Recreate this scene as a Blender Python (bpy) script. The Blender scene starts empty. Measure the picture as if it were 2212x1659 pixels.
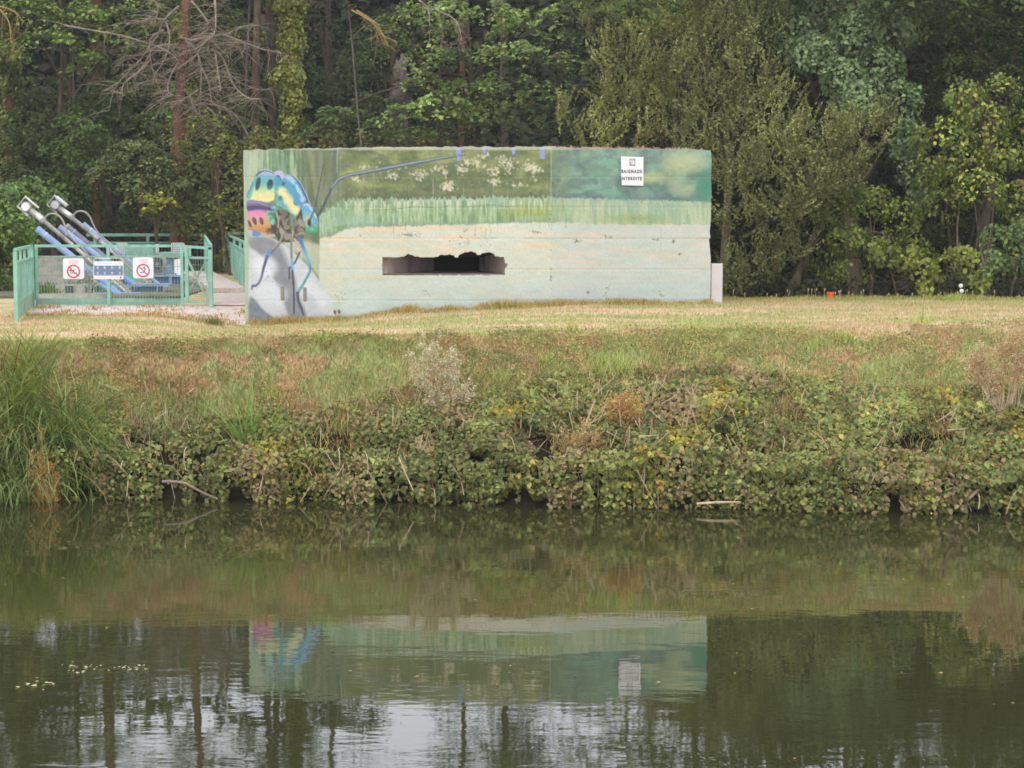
import bpy, math, random
import numpy as np
from mathutils import Vector, Matrix

C = bpy.context.scene.collection
R = math.radians

# ------------------------------------------------------------------ camera, sky, sun, exposure
CAM_H = 4.22                      # metres above the river
FPX = 4180.0                      # focal length for a picture 2212 wide
PITCH = math.atan((829.5 - 460.0) / FPX)
cam_d = bpy.data.cameras.new('camera')
cam_d.sensor_width = 36.0
cam_d.lens = 36.0 * FPX / 2212.0
cam_d.clip_end = 2000.0
cam = bpy.data.objects.new('camera', cam_d)
C.objects.link(cam)
cam.location = (0, 0, CAM_H)
cam.rotation_euler = (math.pi / 2 - PITCH, 0, 0)
sc = bpy.context.scene
sc.camera = cam

SUN_EL, SUN_AZ = R(48), R(205)     # azimuth measured clockwise from +Y (sun behind the camera, to the left)
world = bpy.data.worlds.new('World')
sc.world = world
world.use_nodes = True
wn, wl = world.node_tree.nodes, world.node_tree.links
wn.clear()
w_out = wn.new('ShaderNodeOutputWorld')
w_bg = wn.new('ShaderNodeBackground')
w_bg.inputs['Strength'].default_value = 0.12
w_sky = wn.new('ShaderNodeTexSky')
w_sky.sky_type = 'NISHITA'
w_sky.sun_disc = False
w_sky.sun_elevation = SUN_EL
w_sky.sun_rotation = SUN_AZ
w_mix = wn.new('ShaderNodeMixRGB')
w_tc = wn.new('ShaderNodeTexCoord')
w_map = wn.new('ShaderNodeMapping')
w_map.inputs['Scale'].default_value = (2.0, 2.0, 5.0)
w_noise = wn.new('ShaderNodeTexNoise')
w_noise.inputs['Scale'].default_value = 1.6
w_noise.inputs['Detail'].default_value = 5
w_ramp = wn.new('ShaderNodeMapRange')
w_ramp.inputs['From Min'].default_value = 0.3
w_ramp.inputs['From Max'].default_value = 0.7
w_ramp.inputs['To Min'].default_value = 0.86
w_ramp.inputs['To Max'].default_value = 1.0
w_mix.inputs['Color2'].default_value = (12.6, 12.9, 14.2, 1)   # overcast cloud layer
wl.new(w_tc.outputs['Generated'], w_map.inputs['Vector'])
wl.new(w_map.outputs['Vector'], w_noise.inputs['Vector'])
wl.new(w_noise.outputs['Fac'], w_ramp.inputs['Value'])
wl.new(w_ramp.outputs['Result'], w_mix.inputs['Fac'])
wl.new(w_sky.outputs['Color'], w_mix.inputs['Color1'])
wl.new(w_mix.outputs['Color'], w_bg.inputs['Color'])
wl.new(w_bg.outputs['Background'], w_out.inputs['Surface'])

sun_d = bpy.data.lights.new('sun', 'SUN')
sun_d.energy = 0.9
sun_d.angle = R(18)
sun_d.color = (1.0, 0.95, 0.88)
sun = bpy.data.objects.new('sun', sun_d)
C.objects.link(sun)
_sv = Vector((math.sin(SUN_AZ) * math.cos(SUN_EL), math.cos(SUN_AZ) * math.cos(SUN_EL), math.sin(SUN_EL)))
sun.rotation_euler = _sv.to_track_quat('Z', 'Y').to_euler()

sc.view_settings.view_transform = 'Standard'
sc.view_settings.look = 'None'
sc.view_settings.exposure = 0.16
sc.view_settings.gamma = 1.0
sc.view_settings.use_curve_mapping = False
sc.render.engine = 'CYCLES'
sc.cycles.use_denoising = True
sc.cycles.max_bounces = 6
sc.cycles.diffuse_bounces = 3
sc.cycles.glossy_bounces = 2
sc.cycles.transmission_bounces = 3
sc.cycles.transparent_max_bounces = 4
sc.cycles.pixel_filter_type = 'BLACKMAN_HARRIS'
sc.cycles.filter_width = 1.7

# ------------------------------------------------------------------ helpers
def W(u, v, Y):
    """the place at distance Y that the photograph (2212 wide) shows at (u, v)"""
    a = (829.5 - v) / FPX
    dy = math.cos(PITCH) + a * math.sin(PITCH)
    dz = -math.sin(PITCH) + a * math.cos(PITCH)
    k = Y / dy
    return np.array([(u - 1106.0) / FPX * k, Y, CAM_H + dz * k])

def X(u, Y):
    return (u - 1106.0) / FPX * Y * 1.0

def srgb(r, g, b, k=1.0):
    o = []
    for c in (r, g, b):
        c = c / 255.0
        c = c / 12.92 if c <= 0.04045 else ((c + 0.055) / 1.055) ** 2.4
        o.append(c * k)
    return tuple(o)

def lin(a):
    a = np.clip(np.asarray(a, float) / 255.0, 0, 1)
    return np.where(a <= 0.04045, a / 12.92, ((a + 0.055) / 1.055) ** 2.4)

def _h(ix, iy, seed):
    n = (ix.astype(np.int64) * 374761393 + iy.astype(np.int64) * 668265263 + seed * 974634777) & 0xffffffff
    n = ((n ^ (n >> 13)) * 1274126177) & 0xffffffff
    return ((n ^ (n >> 16)) & 0xffff) / 65535.0

def vnoise(x, y, seed=0):
    x = np.asarray(x, float); y = np.asarray(y, float)
    ix = np.floor(x); iy = np.floor(y)
    fx = x - ix; fy = y - iy
    fx = fx * fx * (3 - 2 * fx); fy = fy * fy * (3 - 2 * fy)
    a = _h(ix, iy, seed); b = _h(ix + 1, iy, seed); c = _h(ix, iy + 1, seed); d = _h(ix + 1, iy + 1, seed)
    return (a * (1 - fx) + b * fx) * (1 - fy) + (c * (1 - fx) + d * fx) * fy

def fbm(x, y, seed=0, oct=4):
    s = 0; a = 0.5; t = 0
    for i in range(oct):
        s = s + a * vnoise(x, y, seed + i * 17); t += a
        x = np.asarray(x) * 2.03 + 11.3; y = np.asarray(y) * 2.03 + 5.7; a *= 0.5
    return s / t

def sstep(a, b, x):
    t = np.clip((np.asarray(x, float) - a) / (b - a), 0, 1)
    return t * t * (3 - 2 * t)

def mesh_np(name, verts, faces, cols=None, smooth=False):
    """verts N x 3, faces M x 3 or M x 4 (or a list of such arrays), cols N x 3 linear"""
    if not isinstance(faces, (list, tuple)):
        faces = [faces]
    me = bpy.data.meshes.new(name)
    verts = np.asarray(verts, np.float32)
    me.vertices.add(len(verts))
    me.vertices.foreach_set('co', verts.ravel())
    idx = np.concatenate([np.asarray(f, np.int32).ravel() for f in faces])
    tot = np.concatenate([np.full(len(f), np.asarray(f).shape[1], np.int32) for f in faces])
    st = np.concatenate([[0], np.cumsum(tot)[:-1]]).astype(np.int32)
    me.loops.add(len(idx))
    me.loops.foreach_set('vertex_index', idx)
    me.polygons.add(len(tot))
    me.polygons.foreach_set('loop_start', st)
    me.polygons.foreach_set('loop_total', tot)
    if smooth:
        me.polygons.foreach_set('use_smooth', np.ones(len(tot), bool))
    if cols is not None:
        ca = me.color_attributes.new('col', 'FLOAT_COLOR', 'POINT')
        c4 = np.ones((len(verts), 4), np.float32)
        c4[:, :3] = cols
        ca.data.foreach_set('color', c4.ravel())
    me.update(calc_edges=True)
    return me

def tag(o, label=None, cat=None, group=None, kind=None):
    if label: o['label'] = label
    if cat: o['category'] = cat
    if group: o['group'] = group
    if kind: o['kind'] = kind
    return o

def thing(name, label, cat, loc=(0, 0, 0), group=None):
    o = bpy.data.objects.new(name, None)
    o.empty_display_size = 0.2
    C.objects.link(o)
    o.location = tuple(float(c) for c in loc)
    return tag(o, label, cat, group)

def wloc(o):
    v = Vector((0, 0, 0))
    while o is not None:
        v = v + o.location
        o = o.parent
    return np.array(v)

def obj(name, me, mat, parent=None, kind=None, label=None, shade=False):
    """me: mesh in world coordinates; becomes an object (child of parent)"""
    me.name = name
    if parent is not None:
        off = wloc(parent)
        me.transform(Matrix.Translation(Vector(-off)))
    o = bpy.data.objects.new(name, me)
    C.objects.link(o)
    o.parent = parent
    if mat is not None:
        me.materials.append(mat)
    if kind: o['kind'] = kind
    if label: o['label'] = label
    return o

class MB:
    """collects boxes, bars, tubes, polygons into one mesh"""
    def __init__(s):
        s.v = []; s.f = []
    def add(s, vs, fs):
        n = len(s.v)
        s.v.extend([tuple(float(c) for c in p) for p in vs])
        s.f.extend([tuple(i + n for i in f) for f in fs])
        return s
    def box(s, lo, hi):
        x0, y0, z0 = lo; x1, y1, z1 = hi
        return s.add([(x0,y0,z0),(x1,y0,z0),(x1,y1,z0),(x0,y1,z0),(x0,y0,z1),(x1,y0,z1),(x1,y1,z1),(x0,y1,z1)],
                     [(0,3,2,1),(4,5,6,7),(0,1,5,4),(1,2,6,5),(2,3,7,6),(3,0,4,7)])
    def bar(s, a, b, w, h, up=(0, 0, 1)):
        a = Vector(a); b = Vector(b); d = (b - a)
        if d.length < 1e-6: return s
        d.normalize(); up = Vector(up)
        if abs(d.dot(up)) > 0.98: up = Vector((0, 1, 0))
        r = d.cross(up).normalized(); q = r.cross(d).normalized()
        vs = []
        for p in (a, b):
            for i, j in ((-1, -1), (1, -1), (1, 1), (-1, 1)):
                vs.append(p + r * (i * w / 2) + q * (j * h / 2))
        return s.add(vs, [(0,1,2,3),(7,6,5,4),(0,4,5,1),(1,5,6,2),(2,6,7,3),(3,7,4,0)])
    def tube(s, pts, r, n=6, cap=True):
        pts = [Vector(p) for p in pts]
        if not isinstance(r, (list, tuple)): r = [r] * len(pts)
        base = len(s.v); ref = Vector((0.31, 0.52, 0.79)); vs = []; fs = []
        for i, p in enumerate(pts):
            d = (pts[min(i + 1, len(pts) - 1)] - pts[max(i - 1, 0)]).normalized()
            if abs(d.dot(ref)) > 0.95: ref = Vector((0.9, -0.3, 0.1))
            a = d.cross(ref).normalized(); b = d.cross(a).normalized()
            for k in range(n):
                t = 2 * math.pi * k / n
                vs.append(p + (a * math.cos(t) + b * math.sin(t)) * r[i])
        for i in range(len(pts) - 1):
            for k in range(n):
                k2 = (k + 1) % n
                fs.append((i * n + k, i * n + k2, (i + 1) * n + k2, (i + 1) * n + k))
        if cap:
            fs.append(tuple(range(n))); fs.append(tuple((len(pts) - 1) * n + k for k in reversed(range(n))))
        return s.add(vs, fs)
    def disc(s, c, axis, r, t, n=24, r_in=0.0):
        """cylinder (or ring) of thickness t centred on c"""
        axis = Vector(axis).normalized(); ref = Vector((0, 0, 1)) if abs(axis.z) < 0.9 else Vector((1, 0, 0))
        a = axis.cross(ref).normalized(); b = axis.cross(a).normalized(); c = Vector(c)
        vs = []; fs = []
        for sgn in (-1, 1):
            for k in range(n):
                th = 2 * math.pi * k / n
                e = a * math.cos(th) + b * math.sin(th)
                vs.append(c + axis * (sgn * t / 2) + e * r)
        for k in range(n):
            k2 = (k + 1) % n
            fs.append((k, k2, n + k2, n + k))
        if r_in <= 0:
            fs.append(tuple(reversed(range(n)))); fs.append(tuple(n + k for k in range(n)))
        else:
            for sgn in (-1, 1):
                for k in range(n):
                    th = 2 * math.pi * k / n
                    vs.append(c + axis * (sgn * t / 2) + (a * math.cos(th) + b * math.sin(th)) * r_in)
            for k in range(n):
                k2 = (k + 1) % n
                fs.append((2*n + k, 3*n + k, 3*n + k2, 2*n + k2))
                fs.append((k, 2*n + k, 2*n + k2, k2))
                fs.append((n + k, n + k2, 3*n + k2, 3*n + k))
        return s.add(vs, fs)
    def prism(s, poly, y0, y1):
        """polygon given in (x, z) pushed from y0 to y1"""
        n = len(poly)
        vs = [(p[0], y0, p[1]) for p in poly] + [(p[0], y1, p[1]) for p in poly]
        fs = [tuple(range(n)), tuple(n + k for k in reversed(range(n)))]
        for k in range(n):
            k2 = (k + 1) % n
            fs.append((k, n + k, n + k2, k2))
        return s.add(vs, fs)
    def ball(s, c, r, n=10, m=6):
        vs = [(c[0], c[1], c[2] + r)]; fs = []
        for i in range(1, m):
            ph = math.pi * i / m
            for k in range(n):
                th = 2 * math.pi * k / n
                vs.append((c[0] + r * math.sin(ph) * math.cos(th), c[1] + r * math.sin(ph) * math.sin(th), c[2] + r * math.cos(ph)))
        vs.append((c[0], c[1], c[2] - r))
        for k in range(n):
            fs.append((0, 1 + k, 1 + (k + 1) % n))
            fs.append((len(vs) - 1, 1 + (m - 2) * n + (k + 1) % n, 1 + (m - 2) * n + k))
        for i in range(m - 2):
            for k in range(n):
                k2 = (k + 1) % n
                fs.append((1 + i*n + k, 1 + (i+1)*n + k, 1 + (i+1)*n + k2, 1 + i*n + k2))
        return s.add(vs, fs)
    def build(s, name, mat, parent=None, kind=None, label=None, smooth=False):
        me = bpy.data.meshes.new(name)
        me.from_pydata(s.v, [], s.f)
        if smooth:
            me.polygons.foreach_set('use_smooth', [True] * len(me.polygons))
        me.update()
        return obj(name, me, mat, parent, kind, label)

# ------------------------------------------------------------------ materials
def new_mat(name):
    m = bpy.data.materials.new(name)
    m.use_nodes = True
    n = m.node_tree.nodes; l = m.node_tree.links
    return m, n, l, n['Principled BSDF']

def noisy(name, c1, c2, scale=8.0, rough=0.8, metal=0.0, bump=0.0, detail=5, stretch=(1, 1, 1), c3=None, spec=0.3, lo=0.35, hi=0.65):
    """material mottled between two colours by noise in object space, with a third in patches"""
    m, n, l, p = new_mat(name)
    tc = n.new('ShaderNodeTexCoord'); mp = n.new('ShaderNodeMapping'); mp.inputs['Scale'].default_value = stretch
    nz = n.new('ShaderNodeTexNoise'); nz.inputs['Scale'].default_value = scale; nz.inputs['Detail'].default_value = detail
    mr = n.new('ShaderNodeMapRange'); mr.inputs['From Min'].default_value = lo; mr.inputs['From Max'].default_value = hi
    mx = n.new('ShaderNodeMixRGB'); mx.inputs['Color1'].default_value = (*c1, 1); mx.inputs['Color2'].default_value = (*c2, 1)
    l.new(tc.outputs['Object'], mp.inputs['Vector']); l.new(mp.outputs['Vector'], nz.inputs['Vector'])
    l.new(nz.outputs['Fac'], mr.inputs['Value']); l.new(mr.outputs['Result'], mx.inputs['Fac'])
    out = mx.outputs['Color']
    if c3 is not None:
        n2 = n.new('ShaderNodeTexNoise'); n2.inputs['Scale'].default_value = scale * 0.31; n2.inputs['Detail'].default_value = 6
        m2 = n.new('ShaderNodeMapRange'); m2.inputs['From Min'].default_value = 0.5; m2.inputs['From Max'].default_value = 0.68
        x2 = n.new('ShaderNodeMixRGB'); x2.inputs['Color2'].default_value = (*c3, 1)
        l.new(mp.outputs['Vector'], n2.inputs['Vector']); l.new(n2.outputs['Fac'], m2.inputs['Value'])
        l.new(m2.outputs['Result'], x2.inputs['Fac']); l.new(out, x2.inputs['Color1']); out = x2.outputs['Color']
    l.new(out, p.inputs['Base Color'])
    p.inputs['Roughness'].default_value = rough
    p.inputs['Metallic'].default_value = metal
    p.inputs['Specular IOR Level'].default_value = spec
    if bump:
        b = n.new('ShaderNodeBump'); b.inputs['Strength'].default_value = bump; b.inputs['Distance'].default_value = 0.02
        l.new(nz.outputs['Fac'], b.inputs['Height']); l.new(b.outputs['Normal'], p.inputs['Normal'])
    return m

def leaf_mat(name, trans=0.3, rough=0.55, spec=0.25):
    m, n, l, p = new_mat(name)
    at = n.new('ShaderNodeAttribute'); at.attribute_name = 'col'
    p.inputs['Roughness'].default_value = rough
    p.inputs['Specular IOR Level'].default_value = spec
    l.new(at.outputs['Color'], p.inputs['Base Color'])
    tr = n.new('ShaderNodeBsdfTranslucent')
    g = n.new('ShaderNodeMixRGB'); g.blend_type = 'MULTIPLY'; g.inputs['Fac'].default_value = 1.0
    g.inputs['Color2'].default_value = (1.1, 1.25, 0.5, 1)
    l.new(at.outputs['Color'], g.inputs['Color1']); l.new(g.outputs['Color'], tr.inputs['Color'])
    mx = n.new('ShaderNodeMixShader'); mx.inputs['Fac'].default_value = trans
    l.new(p.outputs['BSDF'], mx.inputs[1]); l.new(tr.outputs['BSDF'], mx.inputs[2])
    l.new(mx.outputs['Shader'], n['Material Output'].inputs['Surface'])
    return m

def attr_mat(name, rough=0.85, bump=0.15, bscale=30.0, grain=0.12, spec=0.2):
    m, n, l, p = new_mat(name)
    at = n.new('ShaderNodeAttribute'); at.attribute_name = 'col'
    tc = n.new('ShaderNodeTexCoord')
    nz = n.new('ShaderNodeTexNoise'); nz.inputs['Scale'].default_value = bscale; nz.inputs['Detail'].default_value = 6
    mr = n.new('ShaderNodeMapRange'); mr.inputs['To Min'].default_value = 1 - grain; mr.inputs['To Max'].default_value = 1 + grain
    mr.inputs['From Min'].default_value = 0.3; mr.inputs['From Max'].default_value = 0.7
    vm = n.new('ShaderNodeVectorMath'); vm.operation = 'SCALE'
    l.new(tc.outputs['Object'], nz.inputs['Vector']); l.new(nz.outputs['Fac'], mr.inputs['Value'])
    l.new(at.outputs['Color'], vm.inputs[0]); l.new(mr.outputs['Result'], vm.inputs['Scale'])
    l.new(vm.outputs['Vector'], p.inputs['Base Color'])
    p.inputs['Roughness'].default_value = rough; p.inputs['Specular IOR Level'].default_value = spec
    if bump:
        b = n.new('ShaderNodeBump'); b.inputs['Strength'].default_value = bump; b.inputs['Distance'].default_value = 0.02
        l.new(nz.outputs['Fac'], b.inputs['Height']); l.new(b.outputs['Normal'], p.inputs['Normal'])
    return m

M_leaf = leaf_mat('leaf_material')
M_leaf_gloss = leaf_mat('ivy_leaf_material', 0.2, 0.42, 0.4)
M_grass = leaf_mat('grass_material', 0.25, 0.7, 0.15)
M_attr = attr_mat('ground_material', 0.95, 0.5, 14.0, 0.25, 0.1)
M_mural = attr_mat('painted_concrete_material', 0.85, 0.25, 26.0, 0.05, 0.15)
M_green = noisy('green_paint_material', srgb(128, 178, 158), srgb(148, 194, 174), 5, 0.5, c3=srgb(122, 158, 140))
M_green_old = noisy('weathered_green_paint_material', srgb(132, 168, 146), srgb(156, 182, 160), 12, 0.7, c3=srgb(136, 140, 120))
M_wire = noisy('coated_wire_material', srgb(128, 166, 150), srgb(156, 180, 168), 9, 0.5)
M_blue = noisy('blue_paint_material', srgb(112, 150, 206), srgb(140, 174, 220), 4, 0.5, c3=srgb(150, 162, 190))
M_blue2 = noisy('faded_blue_paint_material', srgb(140, 162, 204), srgb(162, 182, 214), 5, 0.5, c3=srgb(134, 142, 166))
M_grey = noisy('grey_paint_material', srgb(105, 112, 130), srgb(130, 136, 152), 5, 0.5)
M_steel = noisy('silver_steel_material', srgb(205, 205, 205), srgb(232, 230, 226), 9, 0.4, 0.25, c3=srgb(170, 165, 155))
M_hose = noisy('grey_hose_material', srgb(150, 148, 140), srgb(175, 172, 165), 20, 0.6)
M_black = noisy('black_rubber_material', (0.012, 0.012, 0.013), (0.03, 0.03, 0.03), 12, 0.6)
M_conc = noisy('concrete_material', srgb(165, 158, 148), srgb(190, 182, 172), 6, 0.9, bump=0.4, c3=srgb(135, 128, 116))
M_concd = noisy('broken_concrete_material', srgb(120, 100, 82), srgb(165, 145, 130), 16, 0.95, bump=0.8, c3=srgb(85, 70, 58))
M_recess = noisy('recess_concrete_material', srgb(222, 202, 192), srgb(232, 216, 208), 5, 0.9, bump=0.4, c3=srgb(165, 145, 135))
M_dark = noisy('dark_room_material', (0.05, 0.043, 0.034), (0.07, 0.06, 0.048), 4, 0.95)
M_floor = noisy('mossy_floor_material', srgb(96, 92, 74), srgb(128, 120, 100), 3, 0.95, bump=0.5, c3=srgb(76, 84, 54))
M_path = noisy('path_material', srgb(200, 182, 172), srgb(218, 202, 192), 18, 0.95, bump=0.3, c3=srgb(180, 160, 148))
M_white = noisy('white_board_material', srgb(232, 226, 226), srgb(240, 236, 236), 6, 0.6)
M_cream = noisy('cream_panel_material', srgb(246, 238, 234), srgb(250, 244, 240), 4, 0.7)
M_ink = noisy('dark_ink_material', srgb(70, 72, 76), srgb(85, 86, 90), 30, 0.7)
M_red = noisy('red_print_material', srgb(190, 70, 85), srgb(205, 92, 102), 20, 0.6)
M_pink = noisy('faded_red_print_material', srgb(222, 165, 170), srgb(228, 178, 182), 20, 0.6)
M_navy = noisy('slate_blue_print_material', srgb(108, 126, 148), srgb(122, 138, 158), 10, 0.6)
M_lav = noisy('pale_print_material', srgb(170, 190, 208), srgb(195, 210, 222), 20, 0.6)
M_orange = noisy('orange_plastic_material', srgb(238, 98, 52), srgb(246, 116, 66), 8, 0.5)
M_bark = noisy('bark_material', srgb(74, 62, 50), srgb(104, 88, 72), 3, 0.95, bump=0.9, stretch=(6, 6, 1.2), c3=srgb(60, 62, 44))
M_bark_red = noisy('reddish_bark_material', srgb(96, 66, 50), srgb(128, 94, 74), 3, 0.95, bump=0.9, stretch=(6, 6, 1.2), c3=srgb(74, 60, 46))
M_snag = noisy('grey_deadwood_material', srgb(92, 82, 78), srgb(120, 106, 102), 3, 0.95, bump=0.9, stretch=(6, 6, 1.5), c3=srgb(100, 88, 82))
M_twig = noisy('dead_twig_material', srgb(128, 112, 98), srgb(160, 142, 126), 5, 0.9)
M_ochre = noisy('lichened_bark_material', srgb(140, 118, 70), srgb(164, 140, 88), 6, 0.9)
M_stem = noisy('dry_stem_material', srgb(176, 152, 118), srgb(206, 186, 152), 9, 0.9)
M_redstem = noisy('red_stem_material', srgb(104, 74, 56), srgb(130, 96, 72), 9, 0.9)
# ------------------------------------------------------------------ terrain and water
def yw(x):   # water's edge
    return 27.9 - 0.108 * np.clip(x, -14, 14) + 0.35 * (fbm(np.asarray(x) * 0.6, 3.0, 5, 3) - 0.5)
def yc(x):   # top of the bank
    return np.interp(x, [-30, -7, 0, 7.5, 30], [29.9, 30.3, 31.2, 32.1, 33.0])
def zc(x):
    return np.interp(x, [-30, -7, 0, 7.5, 30], [2.18, 2.22, 2.30, 2.38, 2.38])
def zbase(x):  # ground along the bunker's foot
    return np.interp(x, [-7.0, -5.4, -5.1, -3.2, -2.4, 0, 1.3, 3.9, 6], [2.2, 2.02, 1.99, 2.13, 2.27, 2.39, 2.45, 2.41, 2.36])
def gz(x, y):
    x = np.asarray(x, float); y = np.asarray(y, float)
    w = yw(x); c = yc(x); z1 = zc(x); z2 = zbase(x)
    s = (y - w) / (c - w)
    slope = np.where(s < 0.12, 0.35 * sstep(0.0, 0.12, s), 0.35 + (z1 - 0.35) * (1 - (1 - np.clip((s - 0.12) / 0.88, 0, 1)) ** 1.25))
    under = -0.9 * sstep(0, 0.6, w - y) - 0.8 * sstep(0.6, 6, w - y)
    lawn = z1 + (z2 - z1) * sstep(0, 1, (y - c) / (38.0 - c))
    back = z2 + (2.3 - z2) * sstep(38.3, 41, y)
    z = np.where(y < w, under, np.where(y < c, slope, np.where(y < 38.0, lawn, back)))
    far_r = -0.5 * sstep(42.9, 46.0, y) * sstep(1.0, 4.0, x)
    z = z + far_r + 0.1 * sstep(42, 60, y) * (x < 1)
    z = z + np.clip(0.9 * (y - 80), 0, 12.6 + 1.6 * (fbm(x * .12, y * .05, 8, 3) - .5))
    z = z + (fbm(x * 1.7, y * 1.7, 9, 3) - 0.5) * 0.10 * sstep(0, 0.4, y - w) * (1 - sstep(c - 0.3, c + 0.5, y))
    z = z + (fbm(x * 0.8, y * 0.8, 19, 3) - 0.5) * 0.06 * sstep(0, 1.0, y - c) * (1 - 0.7 * sstep(36, 38, y))
    return z
xs = np.unique(np.concatenate([np.linspace(-400, -40, 25), np.linspace(-40, -14, 27), np.arange(-14, 14.01, 0.12), np.linspace(14, 40, 27), np.linspace(40, 400, 25)]))
ys = np.unique(np.concatenate([np.linspace(18, 26.5, 8), np.arange(26.5, 33.5, 0.1), np.arange(33.5, 46, 0.25), np.linspace(46, 80, 35), np.linspace(80, 140, 25), np.linspace(140, 900, 14)]))
GX, GY = np.meshgrid(xs, ys)
GZ = gz(GX, GY)
nx, ny = len(xs), len(ys)
ii = np.arange(nx * ny).reshape(ny, nx)
quads = np.stack([ii[:-1, :-1].ravel(), ii[:-1, 1:].ravel(), ii[1:, 1:].ravel(), ii[1:, :-1].ravel()], 1)
x, y = GX.ravel(), GY.ravel()
def lawncol(x, y):
    """albedo of lawn and bank at (x, y): straw, green, brown earth"""
    n1 = fbm(x * 0.9, y * 2.6, 31, 4)[:, None] + .08; n2 = fbm(x * 2.3, y * 4.5, 47, 4)[:, None]; n3 = fbm(x * 0.35, y * 0.9, 77, 3)[:, None]
    straw = lin([202, 174, 144]); green = lin([158, 160, 100]); brown = lin([188, 150, 114]); dgreen = lin([160, 158, 98]); soil = lin([46, 40, 28])
    c = straw + (green - straw) * sstep(0.46, 0.68, n1)
    c = c + (brown - c) * sstep(0.56, 0.76, n2) * 0.55
    s = ((y - yw(x)) / (yc(x) - yw(x)))[:, None]
    sl = 1 - sstep(0.78, 1.15, s + (n3 - 0.5) * 0.5 + (n2 - 0.5) * 0.3)
    bank = dgreen + (brown - dgreen) * sstep(0.42, 0.62, n2)
    bank = bank + (green - bank) * sstep(0.52, 0.66, n1) * 0.8
    c = c + (bank - c) * sl
    c = c + (soil - c) * (1 - sstep(0.35, 0.62, s))
    return c
cols = lawncol(x, y)
# leaf litter and dark soil under the trees
n4 = fbm(x * 1.3, y * 1.3, 91, 4)[:, None]
forest = (sstep(43.2, 44.6, y) * sstep(2.2, 4.0, x) + sstep(58, 60, y) + sstep(-12.5, -13.5, x) * sstep(33, 36, y))[:, None].clip(0, 1)
litter = lin([44, 38, 28]) + (lin([62, 50, 36]) - lin([44, 38, 28])) * sstep(0.45, 0.6, n4)
cols = cols + (litter - cols) * forest
# bare brown earth strip at the foot of the bunker and the fence
strip = (np.exp(-((y - 37.9 + 0.0 * x) / 0.55) ** 2) * sstep(-3.8, -2.2, x) * (1 - sstep(2.0, 3.2, x)) * sstep(0.22, 0.5, fbm(x * 1.6, y * 2.2, 3, 3)))[:, None]
cols = cols + (lin([138, 104, 76]) - cols) * strip * 0.9
me = mesh_np('lawn_bank', np.stack([x, y, GZ.ravel()], 1), quads, cols, smooth=True)
ground = obj('ground', me, M_attr, kind='structure')

# river
m, n, l, p = new_mat('river_water_material')
p.inputs['Base Color'].default_value = (0.033, 0.034, 0.012, 1)
p.inputs['Roughness'].default_value = 0.015
p.inputs['IOR'].default_value = 1.85
tc = n.new('ShaderNodeTexCoord')
def wave(scale, st, det, dist):
    mp = n.new('ShaderNodeMapping'); mp.inputs['Scale'].default_value = st
    mp.inputs['Rotation'].default_value = (0, 0, R(4))
    nz = n.new('ShaderNodeTexNoise'); nz.inputs['Scale'].default_value = scale; nz.inputs['Detail'].default_value = det
    nz.inputs['Distortion'].default_value = dist
    l.new(tc.outputs['Object'], mp.inputs['Vector']); l.new(mp.outputs['Vector'], nz.inputs['Vector'])
    return nz.outputs['Fac']
a = wave(1.0, (0.9, 2.2, 1), 3, 0.4)
b = wave(5.5, (0.55, 1.6, 1), 4, 0.3)
pt = wave(0.13, (1.0, 2.2, 1), 2, 0.5)          # calm and ruffled patches
mr = n.new('ShaderNodeMapRange'); mr.inputs['From Min'].default_value = 0.4; mr.inputs['From Max'].default_value = 0.62
mr.inputs['To Min'].default_value = 0.12; mr.inputs['To Max'].default_value = 1.0
l.new(pt, mr.inputs['Value'])
mu = n.new('ShaderNodeMath'); mu.operation = 'MULTIPLY'; l.new(b, mu.inputs[0]); l.new(mr.outputs['Result'], mu.inputs[1])
b1 = n.new('ShaderNodeBump'); b1.inputs['Strength'].default_value = 1.0; b1.inputs['Distance'].default_value = 0.0020
l.new(a, b1.inputs['Height'])
b2 = n.new('ShaderNodeBump'); b2.inputs['Strength'].default_value = 1.0; b2.inputs['Distance'].default_value = 0.0009
l.new(mu.outputs[0], b2.inputs['Height']); l.new(b1.outputs['Normal'], b2.inputs['Normal'])
l.new(b2.outputs['Normal'], p.inputs['Normal'])
me = mesh_np('river', np.array([(-400, -60, 0), (400, -60, 0), (400, 32, 0), (-400, 32, 0)], float), np.array([[0, 1, 2, 3]]))
river = obj('river', me, m, kind='structure')

# gravel apron before the enclosure and the concrete walkway past it
def sheet(pts, dz, name, mat, res=0.25, kind='structure'):
    """quad strip draped over the ground between two poly lines left[i], right[i]"""
    vs = []; fs = []; cols = 8
    L, Rr = pts
    rows = []
    for (a0, b0), (a1, b1) in zip(zip(L[:-1], Rr[:-1]), zip(L[1:], Rr[1:])):
        k = max(2, int(math.dist(a0, a1) / res))
        for i in range(k):
            t = i / k
            rows.append((np.array(a0) * (1 - t) + np.array(a1) * t, np.array(b0) * (1 - t) + np.array(b1) * t))
    rows.append((np.array(L[-1]), np.array(Rr[-1])))
    for A, B in rows:
        for j in range(cols + 1):
            t = j / cols
            q = A * (1 - t) + B * t
            vs.append((q[0], q[1], float(gz(q[0], q[1])) + dz))
    for i in range(len(rows) - 1):
        for j in range(cols):
            a = i * (cols + 1) + j
            fs.append((a, a + 1, a + cols + 2, a + cols + 1))
    me = mesh_np(name, np.array(vs), np.array(fs), smooth=True)
    return obj(name, me, mat, kind=kind)
sheet(([(-9.6, 38.3), (-9.9, 40.4)], [(-5.25, 37.9), (-5.5, 40.4)]), 0.014, 'gravel_apron', M_path)
sheet(([(-6.30, 40.4), (-7.1, 45.6)], [(-5.40, 40.4), (-6.30, 45.6)]), 0.03, 'path', M_path)
mb = MB()
def _zz(x, y): return float(gz(x, y))
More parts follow.
